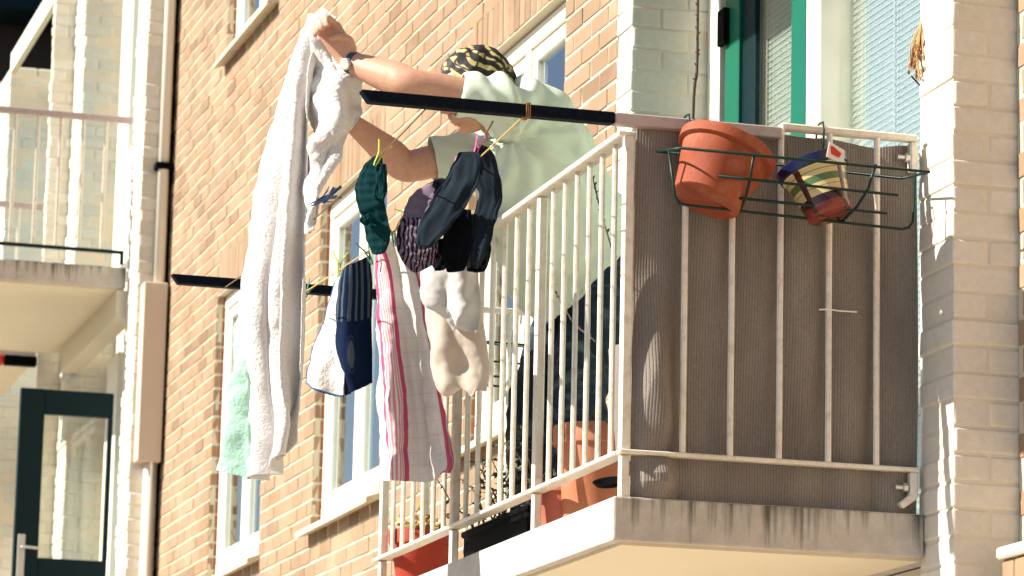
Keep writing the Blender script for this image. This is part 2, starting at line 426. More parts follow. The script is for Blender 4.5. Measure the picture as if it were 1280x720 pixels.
bk = MB(); bk.box(4.30, 4.34, 9.13, 11.97, 2.8, 5.7); bk.box(4.42, 9, 8.9, 20.8, 0, 9.9); bk.build('room_shadow', 'room', bld)
up = MB(); up.box(2.853, 4.3, YP, 11.80, 5.71, 5.83); up.build('upper_balcony_slab', 'concrete', bld, origin=(2.853, YP, 5.83))
lb = MB(); lb.box(XF + .07, 4.4, 9.14, 11.80, 0, 2.769); lb.build('lower_recess_wall', 'render', bld)
# brick ledge with white coping at the corner of the nearer house
lg = thing('brick_ledge', 'upright brick ledge with a sunlit white coping at the lower right corner', 'ledge', (3.9, 8.6, 2.6))
q0 = aY(1251, 695, 8.80); q1 = aY(1290, 668, 8.4)
lm, lc = MB(), MB()
n_ = 8; X0 = q0.x
for i in range(n_):
    y = 8.80 - i * .078
    lm.box(X0 + .004, XF + .22, y - .070, y, q0.z - .235, q0.z - .012, random.random(), .0015)
lm.build('upright_bricks', 'brick', lg, attr=True, bevel=.004)
lc.box(X0 - .012, XF + .18, 8.80 - n_ * .078, 8.808, q0.z - .010, q0.z + .022); lc.build('coping', 'white', lg, bevel=.006)

# ------------------------------------------------------------------ neighbouring house (far left)
nb = thing('neighbouring_house', 'white painted neighbouring house with stacked balconies at the far left', 'building', (3.5, 22, 0))
X2, Y2, X3, Y3 = 3.558, 20.88, 3.408, 23.78
def pblock(name, x0, x1, y0, y1, z0=0, z1=11.5, mat='painted'):
    c = MB(); c.box(x0 + .004, x1, y0 + .004, y1 - .004, z0, z1); o = c.build(name, 'paintmortar', nb)
    b = MB(); course_block(b, x0, x1 - .01, y0, y1, max(z0, 3.0), z1, joints_x=(x0 + .1,), cr=.0775, amp=.006)
    b.build('painted_bricks', mat, o, attr=True, bevel=.008); return o
pblock('pier', X2, 4.4, Y2, 21.25)
pblock('pier', X2, 4.4, 23.39, 23.775, mat='shadebrick')
pblock('pier', X3, 4.4, Y3, aX(63, 100, X3).y)
y5 = aX(13, 100, X3).y; y6 = aX(5, 100, X3).y
pblock('pier', X3, 4.4, y5, y6 + .3, z1=aY(14, 92, y5).z, mat='shadebrick')
rw = MB(); rw.box(3.86, 4.2, 21.25, 23.39, 0, 11.5); rw.box(3.80, 4.2, aX(63, 100, X3).y, y5, 0, 11.5); rw.build('recess_wall', 'render', nb)
gl = MB(); gl.box(3.82, 3.83, 21.33, 23.2, 6.3, 7.9); gl.box(3.82, 3.83, 21.33, 23.2, 3.2, 5.2); gl.box(3.77, 3.78, aX(63, 100, X3).y + .1, y5 - .1, 5.9, 8.0); gl.build('recess_pane', 'glass', nb)
for zb in (2.9, 5.85, 8.8):
    fr = MB(); ya, yb = aX(162, 100, 3.70).y, aX(150, 100, 3.70).y; fr.box(3.70, 3.80, ya, yb, zb, zb + 2.6); fr.box(3.705, 3.80, 21.27, ya - .001, zb, zb + .95)
    fr.build('recess_frame', 'white', nb, bevel=.006)
    be = MB(); be.box(3.50, 3.62, 21.25, 23.39, zb + 2.62, zb + 2.79); be.build('lintel_beam', 'soffit', nb)
# downpipe with casing on the wall facing us
dpt = thing('rainwater_pipe', 'white rainwater downpipe with a long boxed casing beside the brick front', 'drainpipe', (3.69, Y2 - .06, 0))
pp_ = MB(); a = aY(205, 200, Y2 - .05)
pp_.tube([(a.x, Y2 - .05, 5.6), (a.x - .004, Y2 - .05, 11)], .032, 16); pp_.build('pipe', 'pipe', dpt, smooth=True)
p2 = MB(); a2 = aY(184, 650, Y2 - .05); p2.tube([(a2.x, Y2 - .05, 0), (a2.x, Y2 - .05, 4.7)], .034, 16); p2.build('pipe', 'pipe', dpt, smooth=True)
bx = MB(); c0 = aY(176, 460, Y2 - .12); c1 = aY(206, 460, Y2 - .12); bx.box(c0.x, c1.x, Y2 - .12, Y2 - .002, aY(190, 577, Y2 - .12).z, aY(190, 352, Y2 - .12).z); bx.build('casing', 'box', dpt, bevel=.006)
cl = MB(); cl.box(a.x - .05, a.x + .06, Y2 - .09, Y2 - .001, 6.36, 6.40); cl.build('clip', 'black', dpt)
gp = MB(); gp.box(XF - .020, XF + .0, Y2 - .018, Y2 + .004, 0, 11); gp.build('dark_gap', 'black', dpt)  # black strip stands in for the dark open gap at the wall joint
# ------------------------------------------------------------------ the balcony
ZS = 2.891
bal = thing('balcony', 'concrete balcony with white railings projecting from the brick building, the man standing on it', 'balcony', (XR, YP, ZS))
s = MB(); s.box(2.853, XF - .004, 9.085, 11.93, 2.772, ZS); s.box(XF - .004, 4.28, 9.136, 11.796, 2.774, ZS - .002)
slab = s.build('slab', 'concrete', bal, bevel=.006, seg=2, origin=(2.853, 9.085, ZS))
s = MB(); s.box(2.885, XF - .008, 9.115, 11.9, 2.764, 2.7735); s.build('soffit', 'soffit', slab)
RZ = 3.902; BZ = 3.018
def rbar(parent, name, x, y, z0, z1, rad=.0082):
    b = MB(); b.tube([(x, y, z0), (x, y, z1)], rad, 8); return b.build(name, 'railing', parent, smooth=False)
s = MB(); s.box(2.862, 2.914, 9.125, 11.86, RZ - .017, RZ); s.build('top_rail', 'railing', bal, bevel=.003)
s = MB(); s.box(2.864, 2.910, 9.125, 11.86, BZ - .012, BZ); s.build('bottom_rail', 'railing', bal, bevel=.003)
posts = (9.11, 9.94, 10.86, 11.79)
for p in posts:
    s = MB(); s.box(2.873, 2.901, p - .014, p + .014, BZ + .001, RZ - .018); o_ = s.build('post', 'railing', bal, bevel=.004)
    s = MB(); s.box(2.874, 2.900, p - .013, p + .013, ZS, BZ - .013); s.build('post', 'railing', bal, bevel=.004)
for a, b in zip(posts[:-1], posts[1:]):
    for i in range(1, 7):
        rbar(bal, 'baluster', 2.887, a + (b - a) * i / 7, BZ, RZ - .017)
# end panel facing the street corner
ER = aY(1153, 184, 9.10).z
s = MB(); s.box(3.318, 3.722, 9.080, 9.112, ER + .010, ER + .030); s.box(3.700, 3.722, 9.081, 9.111, ER - .075, ER + .009); s.build('top_rail', 'railing', bal, bevel=.004)
s = MB(); s.box(2.866, 3.722, 9.078, 9.112, BZ - .012, BZ)
s.add([(x, y, z) for x, z in ((3.700, BZ - .0125), (3.722, BZ - .0125), (3.722, BZ - .085), (3.680, BZ - .115), (3.668, BZ - .10), (3.700, BZ - .075)) for y in (9.082, 9.108)],
      [(0, 2, 4, 6, 8, 10), (1, 11, 9, 7, 5, 3)] + [(2 * i, 2 * i + 1, (2 * i + 3) % 12, (2 * i + 2) % 12) for i in range(6)])
s.build('bottom_rail', 'railing', bal, bevel=.003)
for zz, x in ((ER - .035, 3.690), (BZ - .055, 3.685)):
    s = MB(); s.lathe([(.013, 0), (.013, .012), (.007, .013), (.007, .035)], (x + .010, 9.095, zz), (-1, 0, 0), 6, (True, True)); s.build('bolt', 'steel', bal)
for x in (3.044, 3.179, 3.319, 3.461, 3.601):
    rbar(bal, 'baluster', x, 9.086, BZ, ER + .010 if x > 3.3 else 3.907, .0092)
s = MB(); s.box(2.870, 3.722, 11.775, 11.805, RZ - .017, RZ + .002); s.build('top_rail', 'railing', bal, bevel=.003)
for i in range(1, 6): rbar(bal, 'baluster', 2.9 + i * .138, 11.79, BZ, RZ - .017)
s = MB(); s.box(2.870, 3.722, 11.775, 11.805, BZ - .012, BZ); s.build('bottom_rail', 'railing', bal, bevel=.003)

# ------------------------------------------------------------------ drying rack: two tubes and the lines between them
LX1, LX2, LX3 = 2.31, 2.58, 2.44
rack = thing('clothesline_rack', 'two dark tubes jutting out from the balcony corners with thin washing lines strung between', 'clothesline', (2.5, 10.4, 3.9))
def polebox(y, x0, x1, mat):
    b = MB(); b.add([(x, yy, z) for x, z in ((x0, 3.906), (x1, 3.906), (x1, 3.938), (x0 - (.024 if mat == 'dark_pole' else 0), 3.938)) for yy in (y - .019, y + .019)],
                    [(0, 2, 4, 6), (1, 7, 5, 3), (0, 1, 3, 2), (2, 3, 5, 4), (4, 5, 7, 6), (6, 7, 1, 0)])
    return b
pN = polebox(9.090, 2.150, 2.835, 'dark_pole').build('pole', 'dark_pole', rack, bevel=.003)
g_ = polebox(9.090, 2.836, 3.316, 'grey').build('sleeve', 'greypaint', pN, bevel=.003)
pF = polebox(11.80, 2.15, 2.88, 'dark_pole').build('pole', 'dark_pole', rack, bevel=.003)
def line_pts(X, sag=.035, n=24, z=3.905): return [Vector((X, 9.09 + (11.8 - 9.09) * i / n, z - sag * math.sin(math.pi * i / n))) for i in range(n + 1)]
mt['cord'] = plain('brown_cord', (0.16, 0.09, 0.05), 0.8, 0.2, 60)
mt['lash'] = plain('tan_lashing', (0.28, 0.14, 0.04), 0.8, 0.2, 60)
mt['ycord'] = plain('yellow_cord', (0.55, 0.38, 0.10), 0.7, 0.2, 60)
for X in (LX1, LX2):
    b = MB(); b.tube(line_pts(X), .0022, 6); b.build('washing_line', 'cord' if X == LX1 else 'ycord', rack, smooth=True)
b = MB()
for k in range(3):
    x = LX2 + .004 + k * .005
    b.tube([(x, 9.069, 3.903), (x, 9.069, 3.941), (x, 9.111, 3.941), (x, 9.111, 3.903), (x, 9.069, 3.903)], .0018, 6)
b.build('lashing', 'lash', rack)
b = MB(); p0 = aY(616, 152, 9.10); p1 = aY(608, 166, 9.2); p2_ = aY(609, 175, 9.3); p3_ = aY(616, 178, 9.4)
b.tube([p0, p1, p2_, p3_], .003, 6); b.build('loose_end', 'cord', rack, smooth=True)

# ------------------------------------------------------------------ ribbed windscreen mat tied inside the end panel
def carpetmat():
    m, n, b = newmat('ribbed_mat')
    v = coords(n)
    col = mix(n, noi(n, v, 170, 5, 0.85), (0.085, 0.076, 0.067), (0.47, 0.415, 0.352))
    col = mix(n, ramp(n, noi(n, scaled(n, v, (5, 5, 2)), 1.0, 4), ((.35, 0.0), (.7, .5))), col, (0.13, 0.10, 0.082))
    L(n, col, b.inputs['Base Color']); b.inputs['Roughness'].default_value = 1.0; b.inputs['Specular IOR Level'].default_value = 0.1
    bump(n, b, noi(n, v, 340, 3), 0.8, 0.002)
    return m
mt['carpet'] = carpetmat()
scr = thing('windscreen_mat', 'brown ribbed mat tied as a windscreen inside the balcony end railing', 'mat', (3.3, 9.13, ZS))
def ribbed(fn, length, nrows, pitch=.0078, depth=.0018):
    nr = int(length / pitch); cols = []
    for i in range(nr):
        for k, d in ((0.0, 0), (.22, 1), (.5, 1.15), (.78, 1)): cols.append(((i + k) / nr, d * depth))
    cols.append((1.0, 0)); mb = MB(); vs = []
    for j in range(nrows + 1):
        for (u, d) in cols:
            p, nrm = fn(u, j / nrows); vs.append(p + nrm * d)
    W = len(cols)
    mb.add(vs, [(j * W + i, j * W + i + 1, (j + 1) * W + i + 1, (j + 1) * W + i) for j in range(nrows) for i in range(W - 1)])
    return mb
BX = (2.892, 3.044, 3.179, 3.319, 3.461, 3.601, 3.735)
def cfn(u, t):
    x = 2.908 + u * (3.737 - 2.908)
    for a, b in zip(BX[:-1], BX[1:]):
        if a <= x <= b: q = (x - a) / (b - a); break
    else: q = 0
    zt = 3.925 + .022 * math.sin(min(1, u * 1.6) * math.pi) + .006 * math.sin(u * 21) - .004 * u
    z = ZS - .001 + t * (zt - ZS + .001)
    y = 9.124 - .026 * math.sin(math.pi * q) * (.55 + .45 * math.sin(5 * t + x * 9)) + .010 * math.sin(4.1 * t + 3 * u)
    y -= .030 * math.exp(-((u - .075) / .06) ** 2) * math.exp(-((t - .22) / .28) ** 2)      # bellies out at the lower corner
    y = y * (1 - .0) + .006 * (1 - t) - (.010 * math.exp(-((t - 1) / .06) ** 2) if False else 0)
    y = max(y, 9.099)
    lip = 1 - math.exp(-((z - BZ) / .045) ** 2)
    wv = .012 * math.sin(z * 11) + .006 * math.sin(z * 27)
    y -= .034 * math.exp(-((x - 2.985 - wv) / .052) ** 2) * math.exp(-((z - 3.22) / .24) ** 2) * lip + .030 * math.exp(-((x - 2.985) / .055) ** 2) * math.exp(-((z - 2.95) / .045) ** 2) * min(1, t * 25)
    return Vector((x, y if z < ER + .02 else max(y, 9.122), z)), Vector((0, -1, 0))
ribbed(cfn, .83, 46).build('mat_panel', 'carpet', scr)
f0, f1 = aX(757, 437, 2.925), aX(797, 424, 2.925); f2, f3 = aX(777, 590, 2.925), aX(790, 585, 2.925)
def ffn(u, t):
    lo_ = Vector((2.925, 9.125 + u * .085, ZS + .003)); hi_ = Vector((2.922 + .01 * u, 9.125 + u * (f0.y - 9.125), f1.z + u * (f0.z - f1.z)))
    p = lo_.lerp(hi_, t); p.x += .012 * math.sin(u * 5 + 1.5 * t)
    return p, Vector((-1, 0, 0))
ribbed(ffn, .22, 24).build('mat_flap', 'carpet', scr)
tie = MB(); t0 = aY(1024, 387, 9.07); t1 = aY(1071, 390, 9.085)
tie.tube([t0, aY(1036, 386.5, 9.066), aY(1048, 388.5, 9.08), t1], .0022, 6); tie.build('cable_tie', 'white', scr)

# ------------------------------------------------------------------ wire baskets
mt['wire'] = plain('green_coated_wire', (0.004, 0.024, 0.019), 0.4, 0.2, 40, spec=0.25)
def basket(label):
    t = thing('wire_flower_basket', label, 'flower basket', (3.3, 9.0, 3.7), 'green wire baskets hung on the balcony ends')
    r_ = .0040
    bL, fL, fR, bR = Vector((2.955, 9.07, 3.838)), aY(851, 185, 8.838), aY(1162, 215, 8.838), Vector((3.668, 9.07, 3.822))
    m_ = MB(); m_.tube([bL, fL, fR, bR, bL], r_, 8); rim = m_.build('rim', 'wire', t, smooth=True)
    m_ = MB(); lm_, rm_ = (bL + fL) / 2, (bR + fR) / 2; a, b = Vector((2.969, 8.95, 3.668)), Vector((3.651, 8.95, 3.651))
    m_.tube([lm_, a + Vector((0, 0, .02)), a + Vector((.012, 0, .003)), a + Vector((.03, 0, 0)), b - Vector((.03, 0, 0)), b + Vector((-.010, 0, .006)), b + Vector((.002, 0, .022)), rm_], r_, 8); m_.build('keel', 'wire', t, smooth=True)
    for (x0, x1, y, z0, z1) in ((3.065, 3.578, 8.872, 3.736, 3.726), (3.087, 3.558, 8.905, 3.689, 3.681)):
        m_ = MB(); m_.tube([(x0, y, z0), (x1, y, z1)], r_, 8); m_.build('side_wire', 'wire', t, smooth=True)
    for x in (3.152, 3.50):
        m_ = MB(); m_.tube([(x, 8.838, 3.798), (x - (.01 if x > 3.3 else 0), 8.868, 3.736), (x - (.03 if x > 3.3 else 0), 8.901, 3.69), (x - (.05 if x > 3.3 else 0), 8.95, 3.662), (x - (.05 if x > 3.3 else 0), 9.0, 3.668), (x, 9.07, 3.835)], r_, 8); m_.build('rib', 'wire', t, smooth=True)
    for x in (3.045, 3.435):
        top = 3.945 if x < 3.3 else ER + .034
        m_ = MB(); m_.tube([(x, 9.070, 3.83), (x, 9.062, top - .02), (x, 9.07, top + .004), (x, 9.095, top + .006), (x, 9.118, top), (x, 9.122, top - .04)], .0032, 8); m_.build('hook', 'wire', t, smooth=True)
    return t
b1 = basket('dark green wire flower basket hooked over the end railing holding two tilted pots')
def copy_tree(o, parent=None):
    c = o.copy(); COL.objects.link(c)
    if parent: c.parent = parent
    for ch in list(o.children): copy_tree(ch, c)
    return c
b2 = copy_tree(b1); b2.location = Vector(b1.location) + Vector((0, 2.95, -.01)); b2['label'] = 'empty green wire basket on the far end of the balcony, seen through the railing bars'

# ------------------------------------------------------------------ pots
def potmat(name, c, dirt):
    return plain(name, c, 0.75, 0.14, 16, 0.0010, 130, dirt=dirt, dsc=9, damt=0.45, spec=0.35)
mt['terracotta'] = potmat('terracotta', (0.27, 0.056, 0.020), (0.38, 0.19, 0.12))
mt['paleclay'] = potmat('pale_terracotta', (0.44, 0.155, 0.075), (0.5, 0.28, 0.18))
mt['salmon'] = potmat('salmon_clay', (0.42, 0.13, 0.085), (0.34, 0.11, 0.08))
mt['redpot'] = potmat('red_glaze', (0.34, 0.035, 0.015), (0.2, 0.02, 0.012))
mt['soil'] = plain('potting_soil', (0.03, 0.02, 0.014), 1.0, 0.4, 60, 0.006, 90)
def pot_profile(rb, rt, h, col, lip):
    return [(rb * .93, 0), (rb, .004), (rb + (rt - rb) * .55, h * .50), (rb + (rt - rb) * .60 + .001, h * .515), (rt, h - col), (rt + lip * .2, h - col), (rt + lip, h - col + .004), (rt + lip * 1.12, h - .004), (rt + lip * .8, h), (rt - .003, h - .002), (rt - .008, h * .7), (rb - .006, .02)]
def lathe_obj(name, prof, mat, parent, center, axis, spin=0.0, seg=56, cap=(True, True)):
    b = MB(); b.lathe(prof, (0, 0, 0), (0, 0, 1), seg, cap)
    o = b.build(name, mat, None, smooth=True)
    q = Vector((0, 0, 1)).rotation_difference(Vector(axis).normalized())
    o.rotation_mode = 'QUATERNION'; from mathutils import Quaternion
    o.rotation_quaternion = q @ Quaternion((0, 0, 1), spin)
    o.location = Vector(center)
    if parent is not None: o.parent = parent; o.location = Vector(center) - world_loc(parent)
    md = o.modifiers.new('edge', 'EDGE_SPLIT'); md.split_angle = .8
    return o
def flowerpot(label, mat, center, axis, rb, rt, h, col, lip, soil=True):
    t = thing('flower_pot', label, 'flower pot', tuple(center), 'flower pots on the balcony')
    o = lathe_obj('pot_body', pot_profile(rb, rt, h, col, lip), mat, t, center, axis)
    if soil:
        a = Vector(axis).normalized(); lathe_obj('soil', [(.001, 0), (rt - .012, 0), (rt - .012, .004), (.001, .012)], 'soil', t, Vector(center) + a * (h * .78), axis)
    return t
ax1 = Vector((.40, .10, .91)).normalized(); rc = aY(910, 187, 8.99)
flowerpot('big plain terracotta pot tilted to the right in the wire basket', 'terracotta', rc - ax1 * .168, ax1, .094, .122, .176, .034, .014)
def stripemat():
    m, n, b = newmat('painted_stripes')
    v = coords(n); sp = N(n, 'ShaderNodeSeparateXYZ'); L(n, v, sp.inputs[0])
    k = N(n, 'ShaderNodeValToRGB'); k.color_ramp.interpolation = 'CONSTANT'
    mr = N(n, 'ShaderNodeMapRange'); mr.inputs[2].default_value = .16; L(n, sp.outputs[2], mr.inputs[0]); L(n, mr.outputs[0], k.inputs[0])
    st = [(0, (.20, .03, .02)), (.17, (.045, .012, .014)), (.30, (.62, .50, .24)), (.42, (.30, .22, .08)), (.435, (.62, .50, .24)), (.50, (.09, .16, .055)), (.62, (.62, .50, .24)), (.70, (.25, .2, .08)), (.715, (.64, .53, .27)), (.80, (.006, .010, .045))]
    e = k.color_ramp.elements
    while len(e) < len(st): e.new(.5)
    for q, (p, c) in zip(e, st): q.position = p; q.color = (*c, 1)
    an = N(n, 'ShaderNodeMath', operation='ARCTAN2'); L(n, sp.outputs[1], an.inputs[0]); L(n, sp.outputs[0], an.inputs[1])
    ml = N(n, 'ShaderNodeMath', operation='MULTIPLY'); L(n, an.outputs[0], ml.inputs[0]); ml.inputs[1].default_value = 4.0
    cs = N(n, 'ShaderNodeMath', operation='COSINE'); L(n, ml.outputs[0], cs.inputs[0])
    gt = N(n, 'ShaderNodeMath', operation='GREATER_THAN'); L(n, cs.outputs[0], gt.inputs[0]); gt.inputs[1].default_value = .88
    lt = N(n, 'ShaderNodeMath', operation='LESS_THAN'); L(n, sp.outputs[2], lt.inputs[0]); lt.inputs[1].default_value = .128
    mu = N(n, 'ShaderNodeMath', operation='MULTIPLY'); L(n, gt.outputs[0], mu.inputs[0]); L(n, lt.outputs[0], mu.inputs[1])
    col = mix(n, mu.outputs[0], k.outputs[0], (.07, .022, .015))
    L(n, col, b.inputs['Base Color']); b.inputs['Roughness'].default_value = .25
    bump(n, b, noi(n, v, 60, 3), .3, .001)
    return m
mt['stripes'] = stripemat()
ax2 = Vector((-.27, .22, .93)).normalized(); rc2 = aY(1014, 206, 8.97)
t = thing('flower_pot', 'small striped glazed pot with a dark blue rim leaning left in the wire basket', 'flower pot', tuple(rc2), 'flower pots on the balcony')
lathe_obj('pot_body', [(.057, 0), (.061, .004), (.066, .022), (.065, .026), (.086, .126), (.089, .127), (.097, .131), (.100, .156), (.096, .16), (.089, .158), (.082, .11), (.055, .02)], 'stripes', t, rc2 - ax2 * .158, ax2, spin=.55)
lathe_obj('soil', [(.001, 0), (.076, 0), (.076, .004), (.001, .01)], 'soil', t, rc2 - ax2 * .02, ax2)
lb_ = thing('plant_label', 'small white plant label with a red patch stuck in the striped pot', 'plant label', tuple(aY(1045, 190, 9.0)))
mt['red'] = plain('red_print', (.55, .03, .015), .5, .05, 10)
b = MB(); pts = [(1037, 177), (1056, 188), (1055, 205), (1033, 196)]
q = [aY(u, v, 8.868) for u, v in pts]; b.add(q + [p + Vector((0, .003, 0)) for p in q], [(0, 1, 2, 3), (7, 6, 5, 4), (0, 4, 5, 1), (1, 5, 6, 2), (2, 6, 7, 3), (3, 7, 4, 0)]); b.build('card', 'white', lb_)
b = MB(); pts = [(1038, 182), (1042, 183), (1052, 192), (1049, 197), (1039, 192)]
q = [aY(u, v, 8.866) for u, v in pts]; b.add(q + [p + Vector((0, .0015, 0)) for p in q], [(0, 1, 2, 3, 4), (9, 8, 7, 6, 5)] + [(i, 5 + i, 5 + (i + 1) % 5, (i + 1) % 5) for i in range(5)]); b.build('red_patch', 'red', lb_)

def standing(label, mat, u, v, X, rb, rt, h, col, lip, soil=True):
    c = aX(u, v, X); return flowerpot(label, mat, (c.x, c.y, ZS), (0, 0, 1), rb, rt, h, col, lip, soil), Vector((c.x, c.y, ZS))
_, pc1 = standing('tall terracotta pot standing behind the railing beside the corner post', 'paleclay', 748, 560, 3.055, .095, .122, .31, .06, .010)
_, pc2 = standing('low salmon pink pot standing left of the tall terracotta pot', 'salmon', 706, 640, 2.99, .080, .092, .15, .03, .008)
_, pc3 = standing('small red pot at the far end of the balcony under the bottom rail', 'redpot', 527, 700, 3.00, .080, .105, .21, .05, .008)
sau = thing('saucer', 'dark round saucer leaning at the foot of the corner post', 'saucer', tuple(aX(760, 607, 2.96)))
lathe_obj('saucer_dish', [(.001, 0), (.042, 0), (.052, .012), (.049, .012), (.040, .004), (.001, .004)], 'black', sau, aX(764, 606, 2.965), (-.22, -.30, .93), cap=(False, False))
cr = thing('planter_box', 'black plastic planter box with a scrubby plant behind the lower railing', 'planter', (3.0, 10.4, ZS))
b = MB(); b.box(2.955, 3.12, 10.27, 11.0, ZS + .001, ZS + .125); b.box(2.948, 3.127, 10.263, 11.007, ZS + .105, ZS + .127); b.build('trough', 'black', cr, bevel=.006)
b = MB(); b.box(2.97, 3.11, 10.28, 10.99, ZS + .11, ZS + .132); b.build('soil', 'soil', cr)
# plants
mt['twig'] = plain('dark_twig', (0.055, 0.030, 0.020), 0.8, 0.3, 40)
mt['leaf'] = plain('olive_leaf', (0.055, 0.060, 0.018), 0.6, 0.5, 30)
mt['dryleaf'] = plain('dry_leaf', (0.42, 0.26, 0.07), 0.7, 0.4, 40)
def leafy(mb, p, d, s_):
    d = Vector(d).normalized(); a = d.orthogonal().normalized() if abs(d.z) < .95 else Vector((1, 0, 0)); a = (Matrix.Rotation(random.uniform(0, 6.28), 3, d) @ a)
    n_ = d.cross(a)
    mb.add([p, p + d * s_ * .5 + a * s_ * .28 + n_ * s_ * .08, p + d * s_, p + d * s_ * .5 - a * s_ * .28 + n_ * s_ * .08], [(0, 1, 2), (0, 2, 3)])
def bushy(parent, base, n_, h, spread, leafmat, ls=.022, stems=True):
    st, lf = MB(), MB()
    for i in range(n_):
        a = random.uniform(0, 6.28); p = base + Vector((random.uniform(-.05, .05), random.uniform(-.33, .33) * spread[1], 0)); pts = [p]
        d = Vector((math.cos(a) * .5 * spread[0], math.sin(a) * .6, 1)).normalized(); L_ = h * random.uniform(.5, 1)
        for k in range(6):
            d = (d + Vector([random.uniform(-.35, .35) for _ in range(3)])).normalized(); p = p + d * L_ / 6; pts.append(p)
            for _ in range(3):
                leafy(lf, p, Vector([random.uniform(-1, 1) for _ in range(3)]), ls * random.uniform(.5, 1.2))
        st.tube(pts, [.0035 - .0004 * k for k in range(7)], 5)
    st.build('stems', 'twig', parent); lf.build('leaves', leafmat, parent)
sh = thing('scrubby_plant', 'scrubby half bare plant growing from the black planter box', 'plant', (3.0, 10.4, ZS + .14))
bushy(sh, Vector((3.0, 10.62, ZS + .13)), 26, .29, (.5, 1.0), 'leaf')
dp = thing('dried_plant', 'dried yellow plant in the small red pot at the far end', 'plant', tuple(pc3 + Vector((0, 0, .17))))
bushy(dp, pc3 + Vector((0, 0, .165)), 14, .14, (.7, .25), 'dryleaf', .03)
def twig(label, pts, r0, r1, buds=True):
    b = MB(); n_ = len(pts); b.tube(pts, [r0 + (r1 - r0) * i / (n_ - 1) for i in range(n_)], 7)
    for i in range(1, n_ - 1):
        for _ in range(2):
            p = pts[i].lerp(pts[i + 1], random.random()); d = Vector((random.uniform(-1, 1), random.uniform(-1, 1), .8)).normalized()
            b.tube([p, p + d * .006, p + d * .012], [.0032, .0030, .0005], 5)
    o = b.build('bare_twig', 'twig', smooth=True); tag(o, label, 'twig', 'bare twigs growing from the balcony pots')
    return o
def crv(pts, n_=14):
    out = []
    for i in range(len(pts) - 1):
        p0, p1, p2, p3 = pts[max(i - 1, 0)], pts[i], pts[i + 1], pts[min(i + 2, len(pts) - 1)]
        for k in range(n_):
            t_ = k / n_
            out.append(0.5 * ((2 * p1) + (p2 - p0) * t_ + (2 * p0 - 5 * p1 + 4 * p2 - p3) * t_ ** 2 + (3 * p1 - p0 - 3 * p2 + p3) * t_ ** 3))
    out.append(pts[-1]); return out
pb = pc1 + Vector((0, 0, .25))
twig('bare budding twig curving up between the bars next to the corner post', crv([pb, aX(787, 432, 3.0), aX(775, 350, 2.98), aX(752, 268, 2.96), aX(741, 222, 2.95)], 5), .0042, .0016)
twig('bare budding twig leaning left in front of the man in dark jeans', crv([pb + Vector((-.03, .03, 0)), aX(755, 450, 2.97), aX(716, 402, 2.955), aX(688, 352, 2.95)], 5), .0036, .0014)
vb = aY(868, 200, 9.30)
twig('tall straight bare twig rising behind the mat against the shaded white wall', crv([Vector((vb.x - .01, 9.30, ZS + .2)), aY(866, 155, 9.3), aY(871, 90, 9.3), aY(872, 30, 9.3), aY(873, -60, 9.3)], 5), .005, .0036)
tp = flowerpot('plain clay pot hidden behind the ribbed mat, the tall twig growing from it', 'terracotta', (vb.x - .01, 9.32, ZS), (0, 0, 1), .08, .1, .22, .04, .01)
# dried bundle hung on the pier
db = thing('dried_bundle', 'dried straw and flower bundle hanging on the white brick pier', 'dried flowers', tuple(aY(1148, 40, 9.15)))
mt['straw'] = plain('straw', (0.50, 0.36, 0.16), 0.8, 0.35, 60); mt['rust'] = plain('dried_petal', (0.30, 0.12, 0.03), 0.8, 0.5, 50)
st, pe = MB(), MB(); top = aY(1152, 26, 9.12)
for i in range(26):
    e = aY(1148 + random.uniform(-4, 7), random.uniform(62, 104), 9.12); e.y += random.uniform(-.03, .05)
    mid = top.lerp(e, .5) + Vector((-.007 + random.uniform(-.008, .004), random.uniform(-.02, .02), 0))
    st.tube(crv([top, mid, e], 5), .0016, 5)
    for _ in range(5): leafy(pe, mid.lerp(e, random.uniform(0, 1)), Vector((random.uniform(-.35, .4), random.uniform(-.6, .6), -1)), .019)
st.build('stalks', 'straw', db); pe.build('petals', 'rust', db)
b = MB(); b.tube([aY(1139, 95, 9.12), aY(1152, 109, 9.12)], .0022, 6); b.build('hanging_wire', 'black', db)

# ------------------------------------------------------------------ neighbour's balconies, door, sign
def far_balcony(label, X0, X1, Y0, Y1, zb, zt, rail=True):
    t = thing('balcony', label, 'balcony', (X0, Y0, zt), 'balconies of the neighbouring house')
    b = MB(); b.box(X0, X1, Y0, Y1, zb, zt); b.build('slab', 'concrete', t, bevel=.01, origin=(X0, Y0, zt))
    b = MB(); b.box(X0 + .03, X1 - .004, Y0 + .03, Y1 - .02, zb - .006, zb + .001); b.build('soffit', 'soffit', t)
    if rail:
        b = MB(); b.box(X0 + .02, X1, Y0, Y0 + .04, zt + .90, zt + .94); b.build('top_rail', 'greypaint', t, bevel=.004)
        b = MB(); b.box(X0 + .01, X0 + .05, Y0 + .04, Y1, zt + .90, zt + .938); b.build('top_rail', 'railing', t, bevel=.004)
        b = MB(); b.box(X0 + .02, X1 - .02, Y0 + .005, Y0 + .03, zt + .085, zt + .105); b.box(X1 - .04, X1 - .02, Y0 + .005, Y0 + .03, zt + .02, zt + .084); b.build('bottom_rail', 'darkgreen', t)
        for i in range(6): rbar(t, 'baluster', X0 + .03 + i * (X1 - X0 - .05) / 6, Y0 + .018, zt + .1, zt + .90, .010)
        for i in range(1, 15): rbar(t, 'baluster', X0 + .03, Y0 + .018 + i * (Y1 - Y0 - .05) / 15, zt + .02, zt + .90, .010)
    return t
M2Y = 21.255
zt2 = aY(157, 335, M2Y).z; zb2 = aY(155, 362, M2Y).z
far_balcony('weathered far balcony with streaked concrete edge and dark lower rail', X2 - .885, X2 - .004, M2Y - .01, 23.7, zb2, zt2)
Y35 = aX(63, 100, X3).y
